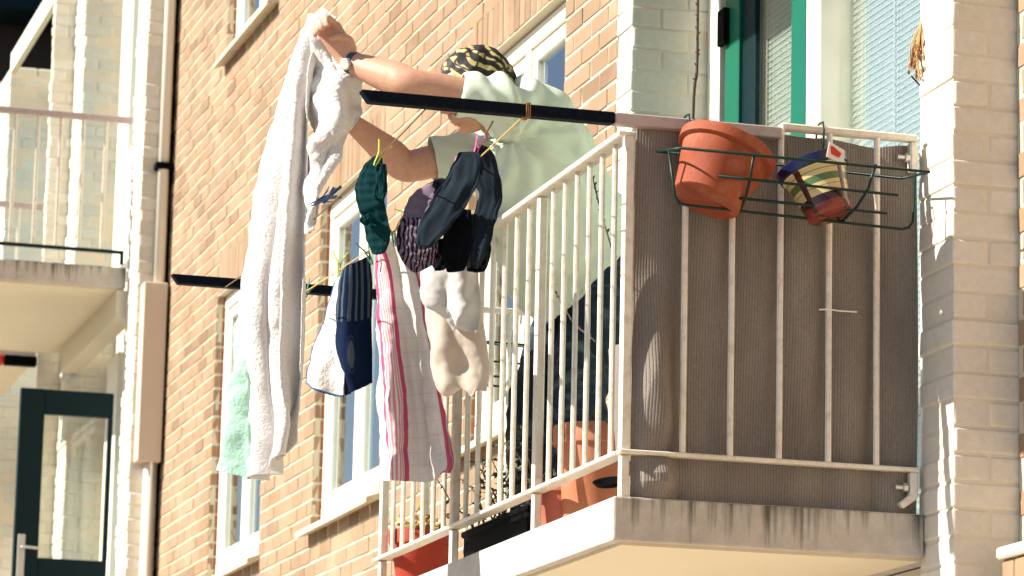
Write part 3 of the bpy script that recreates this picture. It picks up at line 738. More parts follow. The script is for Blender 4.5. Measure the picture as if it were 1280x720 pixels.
far_balcony('furthest balcony with thin white bars behind the weathered one', X3 - .90, X3 - .004, Y35 + .02, y5 + .3, zb2 - .02, zt2 - .02)
xs = aY(14, 92, y5)
t = far_balcony('white edged upper slab jutting out at the top left corner', xs.x, X3 - .004, Y35 + .0, y5, xs.z, xs.z + .155, False)
t.children[0].data.materials[0] = mt['white']
od = thing('glazed_door', 'dark green glazed door standing open on the far left balcony', 'door', tuple(aY(147, 500, 21.30)))
dY = 21.30
xl, xr_ = aY(21, 600, dY).x, 3.520; zt_ = aY(85, 488, dY).z; zi = aY(85, 519, dY).z; zl = aY(85, 699, dY).z; xi = aY(52, 600, dY).x
b = MB(); b.box(xl, xi, dY, dY + .05, 2.95, zt_); b.box(xi, xr_, dY, dY + .05, zi, zt_ - .001); b.box(xr_ - .025, xr_, dY, dY + .05, zl, zi); b.box(xi, xr_ - .001, dY + .001, dY + .049, 2.95, zl); b.build('door_leaf', 'darkgreen', od, bevel=.004)
b = MB(); b.box(xi, xr_ - .025, dY + .02, dY + .026, zl, zi); b.build('pane', 'doorglass', od)
b = MB(); hx = aY(26, 690, dY).x; hz = aY(30, 668, dY).z; b.box(hx - .022, hx + .022, dY - .012, dY - .001, hz - .27, hz); b.tube([(hx, dY - .012, hz - .08), (hx, dY - .05, hz - .08), (hx + .02, dY - .055, hz - .08), (hx + .11, dY - .055, hz - .085)], .009, 8); b.build('handle', 'steel', od, bevel=.002)
sg = thing('awning_box', 'black box with a red end fixed under the far balcony', 'awning box', tuple(aY(20, 450, 23.7)))
a, c = aY(5, 444, 23.74), aY(45, 459, 23.74)
b = MB(); b.box(a.x - .0, c.x, 23.70, 23.77, c.z, a.z); b.build('casing', 'black', sg, bevel=.006)
b = MB(); b.box(a.x - .12, a.x - .001, 23.69, 23.772, c.z - .01, a.z + .01); b.build('end_cap', 'red', sg, bevel=.02)
# dark house beyond, seen past the corner
hb = thing('dark_house', 'dark house with tiled roof beyond the top left corner', 'house', (1.5, 36, 0))
mt['dark'] = plain('dark_brick', (0.03, 0.022, 0.02), 0.9, 0.3, 3, 0.01, 20); mt['slate'] = plain('roof_tile', (0.35, 0.2, 0.12), 0.8, 0.2, 9, .01, 20)
b = MB(); b.box(4.45, 14, 36, 46, 0, 18); b.build('wall', 'dark', hb)
e0 = aY(20, 20, 35.6)
b = MB(); b.box(4.35, 14.2, 35.3, 35.99, e0.z, e0.z + .22); b.build('eaves', 'darkgreen', hb)
b = MB(); b.add([(4.0, 35.0, aY(4, 140, 35).z), (4.75, 35.0, aY(4, 140, 35).z), (4.75, 35.98, aY(4, 112, 35.98).z), (4.0, 35.98, aY(4, 112, 35.98).z)], [(0, 1, 2, 3)]); o_ = b.build('lean_to_roof', 'slate', hb); o_.modifiers.new('solid', 'SOLIDIFY').thickness = .08
# ------------------------------------------------------------------ laundry
def cat(pts, t):
    n_ = len(pts) - 1; x = min(max(t, 0), 1) * n_; i = min(int(x), n_ - 1); f = x - i
    p0, p1, p2, p3 = pts[max(i - 1, 0)], pts[i], pts[i + 1], pts[min(i + 2, n_)]
    return 0.5 * ((2 * p1) + (p2 - p0) * f + (2 * p0 - 5 * p1 + 4 * p2 - p3) * f ** 2 + (3 * p1 - p0 - 3 * p2 + p3) * f ** 3)
def sheet(name, rows, mat, parent, folds=(), nu=70, nv=110, crumple=.004, csc=9.0, thick=.003, seed=0, uv=True):
    """cloth through a net of measured points; folds = (cycles across, phase, amplitude top, amplitude bottom, drift)"""
    cols = len(rows[0]); grid = []
    for j in range(nv + 1):
        t = j / nv; ctrl = [cat([r_[c] for r_ in rows], t) for c in range(cols)]
        grid.append([cat(ctrl, i / nu) for i in range(nu + 1)])
    out = []
    for j in range(nv + 1):
        row = []
        for i in range(nu + 1):
            p = grid[j][i]
            du = grid[j][min(i + 1, nu)] - grid[j][max(i - 1, 0)]; dv = grid[min(j + 1, nv)][i] - grid[max(j - 1, 0)][i]
            nr = du.cross(dv); nr = nr.normalized() if nr.length > 1e-9 else Vector((0, -1, 0))
            u, v = i / nu, j / nv; d = 0
            for (cy, ph, a0, a1, dr) in folds:
                d += (a0 + (a1 - a0) * v) * math.sin(2 * math.pi * (cy * u + ph + dr * v) + .8 * math.sin(3 * v + ph * 9))
            q = p * csc + Vector((seed, seed * 2.3, 0))
            d += crumple * (noise.noise(q) + .5 * noise.noise(q * 2.3) + .25 * noise.noise(q * 5.1)) * 1.4
            d += crumple * 1.8 * (.22 - abs(noise.noise(q * .9 + Vector((7, 3, seed)))))
            row.append(p + nr * d)
        out.append(row)
    mb = MB(); vs = [p for r_ in out for p in r_]; W = nu + 1
    mb.add(vs, [(j * W + i, j * W + i + 1, (j + 1) * W + i + 1, (j + 1) * W + i) for j in range(nv) for i in range(nu)])
    o = mb.build(name, mat, parent, smooth=True)
    me = o.data; ul = me.uv_layers.new(name='UVMap')
    for lp in me.loops:
        k = lp.vertex_index; ul.data[lp.index].uv = ((k % W) / nu, 1 - (k // W) / nv)
    if thick:
        md = o.modifiers.new('thick', 'SOLIDIFY'); md.thickness = thick; md.offset = 0
    return o
def R_(spec, turn=0.0): return [[(aY(u, v, d + turn * (1 - k / max(1, len(row) - 1)))) for k, (u, v, d) in enumerate(row)] for row in spec]
mt['terry'] = cloth('white_terry', (0.74, 0.70, 0.665), 0.08, 110, 0.011, 0.12, sheen=.3)
mt['mint'] = cloth('mint_terry', (0.42, 0.64, 0.52), 0.12, 110, 0.008, 0.25)
mt['mintdark'] = cloth('green_lining', (0.14, 0.40, 0.29), 0.15, 260, 0.003, 0.15)
mt['offwhite'] = cloth('white_cotton', (0.62, 0.60, 0.58), 0.04, 500, 0.0012, 0.3)
mt['cream'] = cloth('cream_cotton', (0.62, 0.53, 0.45), 0.05, 500, 0.0012, 0.3)
mt['teal'] = cloth('teal_sock', (0.003, 0.030, 0.034), 0.25, 300, 0.0018, 0.05, sheen=0)
mt['slate'] = mt.get('slate')
mt['greysock'] = cloth('slate_grey_sock', (0.007, 0.012, 0.020), 0.3, 300, 0.0018, 0.03, sheen=.0, c2=(.022, .034, .046))
mt['blacksock'] = cloth('black_sock', (0.003, 0.0035, 0.006), 0.3, 300, 0.0018, 0.0, sheen=.0)

# the big white towel in the man's hands
tw = thing('bath_towel', 'long white terry towel bunched in the raised hand, hanging down to the left', 'towel', tuple(aY(350, 300, 10.45)))
A = 10.46
rows = R_([
 [(384, 32, 10.46), (394, 19, 10.44), (406, 14, 10.43), (421, 20, 10.42)],
 [(375, 54, 10.46), (382, 46, 10.42), (390, 42, 10.41), (396, 43, 10.44)],
 [(362, 92, 10.50), (369, 88, 10.43), (378, 86, 10.44), (386, 88, 10.48)],
 [(345, 150, 10.54), (356, 150, 10.44), (370, 150, 10.44), (385, 150, 10.50)],
 [(326, 220, 10.56), (342, 222, 10.44), (362, 222, 10.46), (384, 222, 10.52)],
 [(314, 295, 10.58), (332, 297, 10.44), (356, 297, 10.48), (382, 297, 10.54)],
 [(303, 365, 10.58), (325, 367, 10.43), (354, 367, 10.50), (379, 367, 10.54)],
 [(304, 420, 10.56), (327, 432, 10.42), (352, 435, 10.50), (376, 435, 10.54)],
 [(316, 480, 10.52), (331, 490, 10.42), (352, 490, 10.48), (375, 490, 10.54)],
 [(319, 540, 10.50), (332, 545, 10.40), (352, 532, 10.44), (373, 528, 10.54)],
 [(319, 600, 10.48), (330, 594, 10.41), (346, 580, 10.42), (371, 552, 10.52)]], .26)
sheet('hanging_length', rows, 'terry', tw, folds=((2.2, .1, .012, .042, .25), (4.6, .5, .005, .013, -.3)), nu=90, nv=190, crumple=.005, csc=11, thick=.005)
rows = R_([
 [(392, 40, 10.42), (402, 44, 10.36), (414, 56, 10.36), (428, 78, 10.42)],
 [(386, 75, 10.46), (402, 74, 10.36), (422, 80, 10.35), (440, 92, 10.42)],
 [(385, 110, 10.48), (404, 106, 10.36), (430, 108, 10.34), (455, 122, 10.42)],
 [(385, 150, 10.48), (402, 146, 10.37), (428, 144, 10.35), (452, 142, 10.42)],
 [(384, 190, 10.48), (396, 186, 10.38), (414, 184, 10.37), (436, 168, 10.42)],
 [(383, 225, 10.48), (390, 222, 10.40), (400, 222, 10.38), (414, 208, 10.42)],
 [(383, 262, 10.48), (386, 262, 10.42), (392, 260, 10.40), (399, 246, 10.43)],
 [(382, 290, 10.48), (383, 292, 10.43), (386, 292, 10.42), (389, 286, 10.43)]], .10)
sheet('gathered_end', rows, 'terry', tw, folds=((1.4, .2, .014, .006, 1.9), (2.3, .0, .012, .004, -2.1), (.7, .3, .014, .0, 4.2)), nu=110, nv=170, crumple=.008, csc=16, thick=.006, seed=3)
mtw = thing('mint_towel', 'mint green towel hanging behind the lower end of the long white towel', 'towel', tuple(aY(300, 500, 10.62)))
rows = R_([
 [(301, 385, 10.62), (309, 388, 10.60), (318, 392, 10.60), (327, 396, 10.62)],
 [(294, 440, 10.66), (304, 445, 10.58), (316, 448, 10.60), (328, 448, 10.64)],
 [(287, 500, 10.68), (300, 505, 10.57), (314, 505, 10.60), (328, 505, 10.66)],
 [(283, 555, 10.68), (296, 560, 10.58), (312, 560, 10.58), (326, 558, 10.66)],
 [(284, 578, 10.70), (292, 592, 10.60), (306, 597, 10.58), (322, 592, 10.66)]], .2)
sheet('towel_front', rows, 'mint', mtw, folds=((1.6, .1, .012, .034, .3), (3.1, .4, .004, .012, -.5)), nu=60, nv=110, crumple=.010, csc=10, thick=.004)
# pegs -------------------------------------------------------------------
pegcol = {'lime': (0.50, 0.62, 0.03), 'pink': (0.72, 0.06, 0.28), 'jade': (0.010, 0.17, 0.115), 'blue': (0.015, 0.045, 0.13)}
for k, c in pegcol.items(): mt['peg_' + k] = plain(k + '_peg_plastic', c, 0.35, 0.1, 30)
mt['spring'] = plain('spring_steel', (0.5, 0.5, 0.48), 0.3, 0.1, 30, metal=.9)
def peg(label, colr, p, d, opn=.17, yaw=0.0, Ln=.074):
    """a sprung peg gripping the line at p; d = direction of its open handles"""
    t = thing('clothes_peg', label, 'clothes peg', tuple(p), 'clothes pegs on the washing lines')
    d = Vector(d).normalized(); s_ = d.cross(Vector((math.sin(yaw), math.cos(yaw), 0))).normalized(); n_ = d.cross(s_)
    for sg_ in (-1, 1):
        b = MB(); pr = []
        for f, off, wd, th in ((-.42, .0026, .0046, .0022), (-.25, .0042, .005, .0032), (-.05, .0040, .0052, .0036), (.12, .0055, .0052, .0034), (.40, .0055 + opn * .026, .005, .003), (.58, .0055 + opn * .046, .0045, .0022)):
            c = Vector(p) + d * (f * Ln) + s_ * off * sg_
            pr.append([c + n_ * wd + s_ * th * .5, c - n_ * wd + s_ * th * .5, c - n_ * wd - s_ * th * .5, c + n_ * wd - s_ * th * .5])
        b.loft(pr); b.build('prong', 'peg_' + colr, t, bevel=.0008)
    b = MB(); c = Vector(p) + d * (.06 * Ln); b.tube([c - n_ * .007, c + n_ * .007], .0036, 8); b.build('spring', 'spring', t)
    return t
def on1(u, v): return aX(u, v, LX1)
def on2(u, v): return aX(u, v, LX2)
D2v = Vector((1, 0, 0)); UP = Vector((0, 0, 1))
peg('lime peg gripping the teal sock near the top tube', 'lime', on1(474, 195), (.42, -.1, 1), .35)
peg('pink peg standing upright on the grey socks below the yellow lashing', 'pink', on2(596, 186), (.30, 0, 1), .12)
peg('bright pink peg leaning beside the rolled purple underwear', 'pink', on2(565, 222), (.30, 0, 1), .05, Ln=.11)
peg('jade green peg at the top of the pink striped tea towel', 'jade', on2(492, 294), (-.15, 0, 1), .5, Ln=.085)
peg('jade green peg holding the corner of the navy towel', 'jade', on2(460, 318), (-.45, 0, 1), .45, Ln=.085)
peg('lime peg on the left corner of the navy towel', 'lime', on2(424, 332), (.05, 0, 1), .45, Ln=.085)
peg('teal green peg clipped by itself on the far dark tube', 'jade', on2(384, 366), (.5, 0, 1), .25, Ln=.085)
peg('lime peg half hidden beside the purple underwear', 'lime', on2(512, 268), (-.8, 0, .9), .5)
for i, (u, v, dx, lab) in enumerate(((398, 252, .9, 'lowest blue peg of the bunch on the upper line'), (404, 248, .7, 'middle blue peg of the bunch'), (410, 245, .95, 'blue peg sticking straight out of the bunch'), (415, 242, .5, 'rightmost upright blue peg of the bunch'))):
    peg(lab + ' by the white towel', 'blue', on1(u, v) + Vector((0, .012 * i, 0)), (dx, .1 * (i - 1.5), .45 + .15 * (i % 2)), .3, yaw=.4 * i)

# lofted knitwear ----------------------------------------------------------
def sock(name, path, mat, parent, depth, flat=.07, seg=36, n_=80, wr=.008, wsc=19, seed=0, wrx=0.0, turn=.7):
    """path = (u, v, half width in px); a limp flattened tube of knit, turned towards the street"""
    P = [Vector((u, v, w_)) for u, v, w_ in path]; rings = []
    for j in range(n_ + 1):
        c = cat(P, j / n_); c2 = cat(P, min(1, j / n_ + .01)); c1 = cat(P, max(0, j / n_ - .01))
        dx, dy = c2.x - c1.x, c2.y - c1.y; l_ = math.hypot(dx, dy) or 1; px_, py_ = -dy / l_, dx / l_
        e = (.80, .93)[j] if j < 2 else ((.93, .80, .45)[j - n_ + 2] if j > n_ - 3 else 1.0)
        ctr = aY(c.x, c.y, depth); w_ = max(c.z, 2.0)
        a = aY(c.x + px_ * w_ * e, c.y + py_ * w_ * e, depth) - ctr
        a = a + Vector((0, -turn * a.x, 0))
        tdir = aY(c2.x, c2.y, depth) - aY(c1.x, c1.y, depth)
        b_ = a.cross(tdir).normalized() * max(a.length * flat, .0036)
        ring = []
        for k in range(seg):
            th = 2 * math.pi * k / seg; ca, sa = math.cos(th), math.sin(th)
            ca = math.copysign(abs(ca) ** .8, ca)
            p = ctr + a * ca + b_ * sa
            q = (ctr + a * ca) * wsc + Vector((seed, 0, seed))
            lf = Vector((ca * 1.7 + seed, j / n_ * 2.6, seed * 1.7 + (.4 if sa > 0 else 0)))
            d = wr * (1.5 * (.25 - abs(noise.noise(lf))) + .8 * noise.noise(lf * 2.3) + .35 * noise.noise(q)) + wrx * math.sin(j * .9 + 3 * noise.noise(q * .4))
            ring.append(p + b_.normalized() * d + a.normalized() * .7 * wr * noise.noise(ctr * 24 + Vector((5 * seed + (3 if ca > 0 else 0), 5, 5))) * abs(ca))
        rings.append(ring)
    mb = MB(); mb.loft(rings); return mb.build(name, mat, parent, smooth=True)
YS1 = on1(470, 200).y
k = thing('teal_sock', 'single dark teal sock pegged to the upper line', 'sock', tuple(on1(468, 250)))
sock('sock_leg', [(473, 196, 5), (466, 212, 12), (464, 232, 17), (463, 252, 15), (470, 275, 13), (473, 300, 12), (472, 318, 6)], 'teal', k, YS1, seed=2, wr=.006, wrx=.0012)
sock('folded_cuff', [(478, 205, 4), (476, 225, 7), (474, 245, 7), (472, 250, 3)], 'teal', k, YS1 - .02, seed=5)
sock('heel', [(462, 268, 4), (456, 275, 6), (452, 279, 2)], 'teal', k, YS1 - .005, seed=7)
YS2 = on2(596, 190).y
k = thing('grey_socks', 'pair of slate grey socks folded over the line in front of the green shirt', 'socks', tuple(on2(590, 230)))
sock('sock', [(590, 190, 12), (600, 200, 15), (608, 222, 14), (613, 246, 12), (606, 272, 12), (600, 305, 10), (593, 330, 6)], 'greysock', k, YS2 + .02, seed=1)
sock('sock', [(586, 190, 11), (584, 206, 15), (572, 236, 19), (554, 264, 18), (537, 290, 15), (528, 308, 8)], 'greysock', k, YS2 - .03, seed=4)
mt['purple'] = None
def purplemat():
    m, n, b = newmat('purple_striped_knit')
    v = coords(n)
    w_ = N(n, 'ShaderNodeTexWave'); w_.inputs['Scale'].default_value = 30; w_.inputs['Distortion'].default_value = 6; w_.inputs['Detail Scale'].default_value = 2
    L(n, scaled(n, v, (1, .2, .55)), w_.inputs['Vector'])
    sp = N(n, 'ShaderNodeSeparateXYZ'); L(n, v, sp.inputs[0])
    lo = N(n, 'ShaderNodeMath', operation='LESS_THAN'); L(n, sp.outputs[2], lo.inputs[0]); lo.inputs[1].default_value = 3.72
    f = N(n, 'ShaderNodeMath', operation='MULTIPLY'); L(n, ramp(n, w_.outputs[1], ((.45, 0.0), (.6, 1.0))), f.inputs[0]); L(n, lo.outputs[0], f.inputs[1])
    col = mix(n, f.outputs[0], (.17, .125, .165), (.008, .006, .012))
    L(n, col, b.inputs['Base Color']); b.inputs['Roughness'].default_value = .9; b.inputs['Specular IOR Level'].default_value = .1
    return m
mt['purple'] = purplemat()
k = thing('purple_underwear', 'mauve purple underwear with dark striping, bunched on the line left of the grey socks', 'underwear', tuple(aY(526, 285, YS2 + .06)))
o_ = sock('gathered_cloth', [(548, 232, 8), (536, 246, 16), (526, 268, 19), (520, 292, 21), (524, 318, 20), (532, 336, 11)], 'purple', k, YS2 + .06, flat=.25, wr=.008, wsc=22, seed=9, wrx=.002)
for vtx in o_.data.vertices: vtx.co -= Vector((0, 0, 0))
sock('waistband', [(541, 229, 4), (550, 232, 9), (554, 242, 8), (550, 248, 4)], 'greysock', k, YS2 + .02, seed=11)
k = thing('black_socks', 'black socks bunched under the grey socks on the line', 'socks', tuple(aY(575, 300, YS2 + .05)))
sock('sock', [(576, 262, 12), (572, 290, 15), (570, 318, 14), (570, 340, 9)], 'blacksock', k, YS2 + .05, seed=12, flat=.22, wr=.007)
sock('sock', [(590, 268, 12), (594, 296, 14), (597, 320, 14), (594, 340, 9)], 'blacksock', k, YS2 + .09, seed=14, flat=.22, wr=.007)
sock('sock', [(545, 300, 8), (549, 322, 10), (550, 338, 6)], 'blacksock', k, YS2 + .10, seed=16, flat=.22, wr=.007)

# white and cream pieces behind
k = thing('white_briefs', 'white cotton briefs hanging below the dark socks', 'underwear', tuple(aY(565, 370, YS2 + .16)))
rows = R_([[(524, 322, YS2 + .18), (545, 326, YS2 + .15), (572, 328, YS2 + .15), (596, 330, YS2 + .2)],
           [(523, 352, YS2 + .19), (545, 358, YS2 + .13), (572, 356, YS2 + .15), (600, 360, YS2 + .2)],
           [(528, 372, YS2 + .19), (546, 384, YS2 + .13), (574, 384, YS2 + .15), (601, 388, YS2 + .2)],
           [(548, 388, YS2 + .18), (560, 398, YS2 + .14), (576, 404, YS2 + .15), (598, 404, YS2 + .18)],
           [(566, 400, YS2 + .17), (573, 408, YS2 + .15), (582, 413, YS2 + .15), (594, 414, YS2 + .17)]], .16)
sheet('briefs_front', rows, 'offwhite', k, folds=((2.1, .1, .010, .012, .3), (1.2, .4, .0, .012, .9)), nu=60, nv=60, crumple=.009, csc=12, thick=.003, seed=6)
k = thing('cream_undershirt', 'thin cream undershirt hanging behind the white briefs', 'undershirt', tuple(aY(570, 430, YS2 + .3)))
rows = R_([[(528, 366, YS2 + .3), (548, 366, YS2 + .26), (572, 366, YS2 + .26), (597, 372, YS2 + .3)],
           [(530, 410, YS2 + .3), (552, 412, YS2 + .24), (578, 412, YS2 + .26), (606, 414, YS2 + .3)],
           [(536, 455, YS2 + .3), (556, 455, YS2 + .24), (584, 455, YS2 + .26), (611, 455, YS2 + .3)],
           [(543, 482, YS2 + .3), (560, 484, YS2 + .25), (584, 486, YS2 + .26), (610, 470, YS2 + .3)],
           [(552, 488, YS2 + .29), (568, 492, YS2 + .27), (588, 494, YS2 + .27), (604, 486, YS2 + .29)]], .16)
sheet('undershirt_front', rows, 'cream', k, folds=((1.7, .3, .008, .016, .2),), nu=60, nv=70, crumple=.007, csc=9, thick=.003, seed=8)

# tea towel ----------------------------------------------------------------
def teamat():
    m, n, b = newmat('pink_striped_linen')
    tc = n.nodes.new('ShaderNodeTexCoord'); sp = N(n, 'ShaderNodeSeparateXYZ'); L(n, tc.outputs['UV'], sp.inputs[0])
    def band(out, c, w_):
        s1 = N(n, 'ShaderNodeMath', operation='SUBTRACT'); L(n, out, s1.inputs[0]); s1.inputs[1].default_value = c
        s2 = N(n, 'ShaderNodeMath', operation='ABSOLUTE'); L(n, s1.outputs[0], s2.inputs[0])
        s3 = N(n, 'ShaderNodeMath', operation='LESS_THAN'); L(n, s2.outputs[0], s3.inputs[0]); s3.inputs[1].default_value = w_
        return s3.outputs[0]
    def grid_(out, k_, w_):
        a = N(n, 'ShaderNodeMath', operation='MULTIPLY'); L(n, out, a.inputs[0]); a.inputs[1].default_value = k_
        f = N(n, 'ShaderNodeMath', operation='FRACT'); L(n, a.outputs[0], f.inputs[0])
        t_ = N(n, 'ShaderNodeMath', operation='LESS_THAN'); L(n, f.outputs[0], t_.inputs[0]); t_.inputs[1].default_value = w_
        return t_.outputs[0]
    base = mix(n, noi(n, tc.outputs['Object'], 300, 3), (.72, .68, .65), (.80, .76, .72))
    gy, gx = grid_(sp.outputs[1], 21, .07), grid_(sp.outputs[0], 17, .07)
    mx = N(n, 'ShaderNodeMath', operation='MAXIMUM'); L(n, gy, mx.inputs[0]); L(n, gx, mx.inputs[1])
    hf = N(n, 'ShaderNodeMath', operation='MULTIPLY'); L(n, mx.outputs[0], hf.inputs[0]); hf.inputs[1].default_value = .22
    col = mix(n, hf.outputs[0], base, (.42, .30, .32))
    for c, w_ in ((.145, .026), (.335, .026), (.86, .024), (.95, .020)): col = mix(n, band(sp.outputs[0], c, w_), col, (.58, .10, .21))
    for c in (.19, .215, .24, .265, .29, .89, .905, .92): col = mix(n, band(sp.outputs[0], c, .0065), col, (.66, .28, .36))
    L(n, col, b.inputs['Base Color']); b.inputs['Roughness'].default_value = .95; b.inputs['Specular IOR Level'].default_value = .1
    bump(n, b, noi(n, tc.outputs['Object'], 420, 2), .5, .001)
    t = N(n, 'ShaderNodeBsdfTranslucent'); L(n, col, t.inputs[0]); s = N(n, 'ShaderNodeMixShader'); s.inputs[0].default_value = .25
    L(n, b.outputs[0], s.inputs[1]); L(n, t.outputs[0], s.inputs[2]); L(n, s.outputs[0], n.nodes['Material Output'].inputs[0])
    return m
mt['tea'] = teamat()
YT = on2(478, 305).y
k = thing('tea_towel', 'white tea towel with pink stripes and a fine grid hanging from the line', 'tea towel', tuple(aY(510, 450, YT)))
rows = R_([[(467, 318, YT + .06), (474, 308, YT), (482, 300, YT - .02), (492, 297, YT), (500, 300, YT + .02), (508, 306, YT + .04)],
           [(465, 350, YT + .06), (478, 344, YT - .02), (492, 338, YT), (506, 338, YT + .02), (518, 342, YT), (528, 352, YT + .05)],
           [(467, 410, YT + .06), (483, 408, YT - .05), (500, 405, YT - .02), (518, 405, YT + .02), (530, 405, YT), (538, 410, YT + .05)],
           [(469, 470, YT + .06), (488, 470, YT - .06), (508, 468, YT - .01), (526, 466, YT + .03), (540, 466, YT), (549, 470, YT + .06)],
           [(471, 530, YT + .06), (491, 532, YT - .06), (513, 530, YT - .0), (533, 528, YT + .03), (549, 526, YT), (561, 528, YT + .06)],
           [(474, 585, YT + .06), (492, 588, YT - .06), (515, 588, YT), (537, 586, YT + .03), (555, 580, YT), (571, 568, YT + .06)],
           [(475, 601, YT + .06), (492, 601, YT - .06), (515, 602, YT), (537, 601, YT + .03), (553, 596, YT + .01), (562, 590, YT + .04)]], .26)
sheet('linen', rows, 'tea', k, folds=((2.0, .1, .010, .010, .15), (4.5, .3, .004, .005, -.4)), nu=110, nv=170, crumple=.006, csc=10, thick=.002, seed=10)

# navy towel and white facecloth -------------------------------------------
def navymat():
    m, n, b = newmat('navy_terry')
    tc = n.nodes.new('ShaderNodeTexCoord'); v = tc.outputs['UV']; sp = N(n, 'ShaderNodeSeparateXYZ'); L(n, v, sp.inputs[0])
    w_ = N(n, 'ShaderNodeTexWave'); w_.inputs['Scale'].default_value = 1.9; w_.inputs['Distortion'].default_value = 1.2; L(n, v, w_.inputs['Vector'])
    up_ = N(n, 'ShaderNodeMath', operation='GREATER_THAN'); L(n, sp.outputs[1], up_.inputs[0]); up_.inputs[1].default_value = .52
    f = N(n, 'ShaderNodeMath', operation='MULTIPLY'); L(n, ramp(n, w_.outputs[1], ((.55, 0.0), (.68, 1.0))), f.inputs[0]); L(n, up_.outputs[0], f.inputs[1])
    ds = N(n, 'ShaderNodeVectorMath', operation='DISTANCE'); L(n, scaled(n, v, (1.9, 1.0, 1)), ds.inputs[0]); ds.inputs[1].default_value = (.85, .30, 0)
    rg = ramp(n, ds.outputs['Value'], ((.0, 1.0), (.09, .9), (.10, .0), (.115, .0), (.12, .5), (.14, .0)))
    mx = N(n, 'ShaderNodeMath', operation='MAXIMUM'); L(n, f.outputs[0], mx.inputs[0]); L(n, rg, mx.inputs[1])
    ml = N(n, 'ShaderNodeMath', operation='MULTIPLY'); L(n, mx.outputs[0], ml.inputs[0]); ml.inputs[1].default_value = .8
    col = mix(n, ml.outputs[0], (.003, .010, .036), (.07, .088, .105))
    L(n, col, b.inputs['Base Color']); b.inputs['Roughness'].default_value = 1; b.inputs['Specular IOR Level'].default_value = .1
    bump(n, b, noi(n, tc.outputs['Object'], 300, 3), .8, .003)
    return m
mt['navy'] = navymat()
mt['blueedge'] = cloth('blue_border', (0.015, 0.085, 0.20), 0.1, 300, .002, 0)
YN = on2(440, 325).y
k = thing('navy_towel', 'navy blue towel with grey figures pegged by two corners', 'towel', tuple(aY(440, 410, YN)))
rows = R_([[(428, 337, YN), (436, 332, YN - .02), (448, 326, YN), (462, 319, YN + .02)],
           [(421, 362, YN), (434, 362, YN - .03), (449, 358, YN), (465, 352, YN + .03)],
           [(418, 405, YN + .02), (432, 406, YN - .03), (449, 404, YN), (464, 400, YN + .03)],
           [(419, 450, YN + .03), (432, 454, YN - .03), (450, 450, YN), (465, 444, YN + .03)],
           [(429, 495, YN + .04), (438, 491, YN - .02), (452, 485, YN), (466, 478, YN + .03)]], .08)
sheet('terry_body', rows, 'navy', k, folds=((1.3, .1, .004, .012, .1),), nu=50, nv=80, crumple=.004, thick=.005, seed=20)
k = thing('white_facecloth', 'white facecloth with a blue border hanging behind the navy towel', 'facecloth', tuple(aY(402, 440, YN + .05)))
def fc(u): return u
rows = R_([[(423, 345, YN + .05), (427, 343, YN + .04), (432, 342, YN + .05), (438, 342, YN + .06)],
           [(412, 375, YN + .05), (419, 376, YN + .02), (427, 376, YN + .04), (436, 375, YN + .06)],
           [(398, 415, YN + .05), (409, 420, YN + .02), (420, 422, YN + .03), (434, 420, YN + .06)],
           [(384, 455, YN + .05), (398, 463, YN + .01), (412, 466, YN + .03), (432, 460, YN + .06)],
           [(380, 478, YN + .05), (395, 486, YN + .01), (411, 492, YN + .03), (430, 495, YN + .06)]], .2)
fco = sheet('terry_body', rows, 'terry', k, folds=((1.4, .0, .003, .012, .2),), nu=50, nv=70, crumple=.005, thick=.004, seed=22)
me = fco.data
b = MB()
def gridpt(i, j): return fco.matrix_basis @ me.vertices[j * 51 + i].co + (world_loc(fco) - fco.location)
lf_ = [gridpt(0, j) for j in range(0, 71, 2)]; bt_ = [gridpt(i, 70) for i in range(0, 51, 2)]
b.tube(lf_ + bt_[1:], .0042, 6); b.build('blue_border', 'blueedge', k, smooth=True)
fl = R_([[(418, 362, YN - .005), (424, 358, YN - .01), (430, 356, YN)], [(413, 378, YN - .002), (420, 378, YN - .02), (428, 376, YN)], [(411, 392, YN), (418, 393, YN - .02), (426, 391, YN)]])
# ------------------------------------------------------------------ the man hanging out the washing
YM = 10.40
def skinmat():
    m, n, b = newmat('skin')
    v = coords(n)
    col = mix(n, noi(n, v, 14, 5), (.52, .27, .17), (.62, .36, .245))
    col = mix(n, ramp(n, noi(n, v, 45, 5, .7), ((.45, 0.0), (.75, .45))), col, (.42, .16, .095))
    L(n, col, b.inputs['Base Color']); b.inputs['Roughness'].default_value = .5
    b.inputs['Subsurface Weight'].default_value = .12; b.inputs['Subsurface Radius'].default_value = (.012, .004, .002); b.inputs['Subsurface Scale'].default_value = .6
    bump(n, b, noi(n, v, 110, 6, .7), .55, .002); return m
mt['skin'] = skinmat()
mt['shirt'] = cloth('pale_green_cotton', (0.66, 0.75, 0.61), 0.04, 600, .0008, .12, sheen=.1)
def denim():
    m, n, b = newmat('dark_denim'); v = coords(n)
    col = mix(n, ramp(n, noi(n, scaled(n, v, (5, 5, 11)), 1.0, 6, .7, .8), ((.52, 0.0), (.78, 1.0))), (.010, .022, .038), (.17, .23, .26))
    col = mix(n, ramp(n, noi(n, v, 500, 2), ((.5, 0.0), (.8, .4))), col, (.06, .09, .12))
    L(n, col, b.inputs['Base Color']); b.inputs['Roughness'].default_value = .85; b.inputs['Specular IOR Level'].default_value = .2
    bump(n, b, noi(n, v, 500, 2), .4, .001); return m
mt['denim'] = denim()
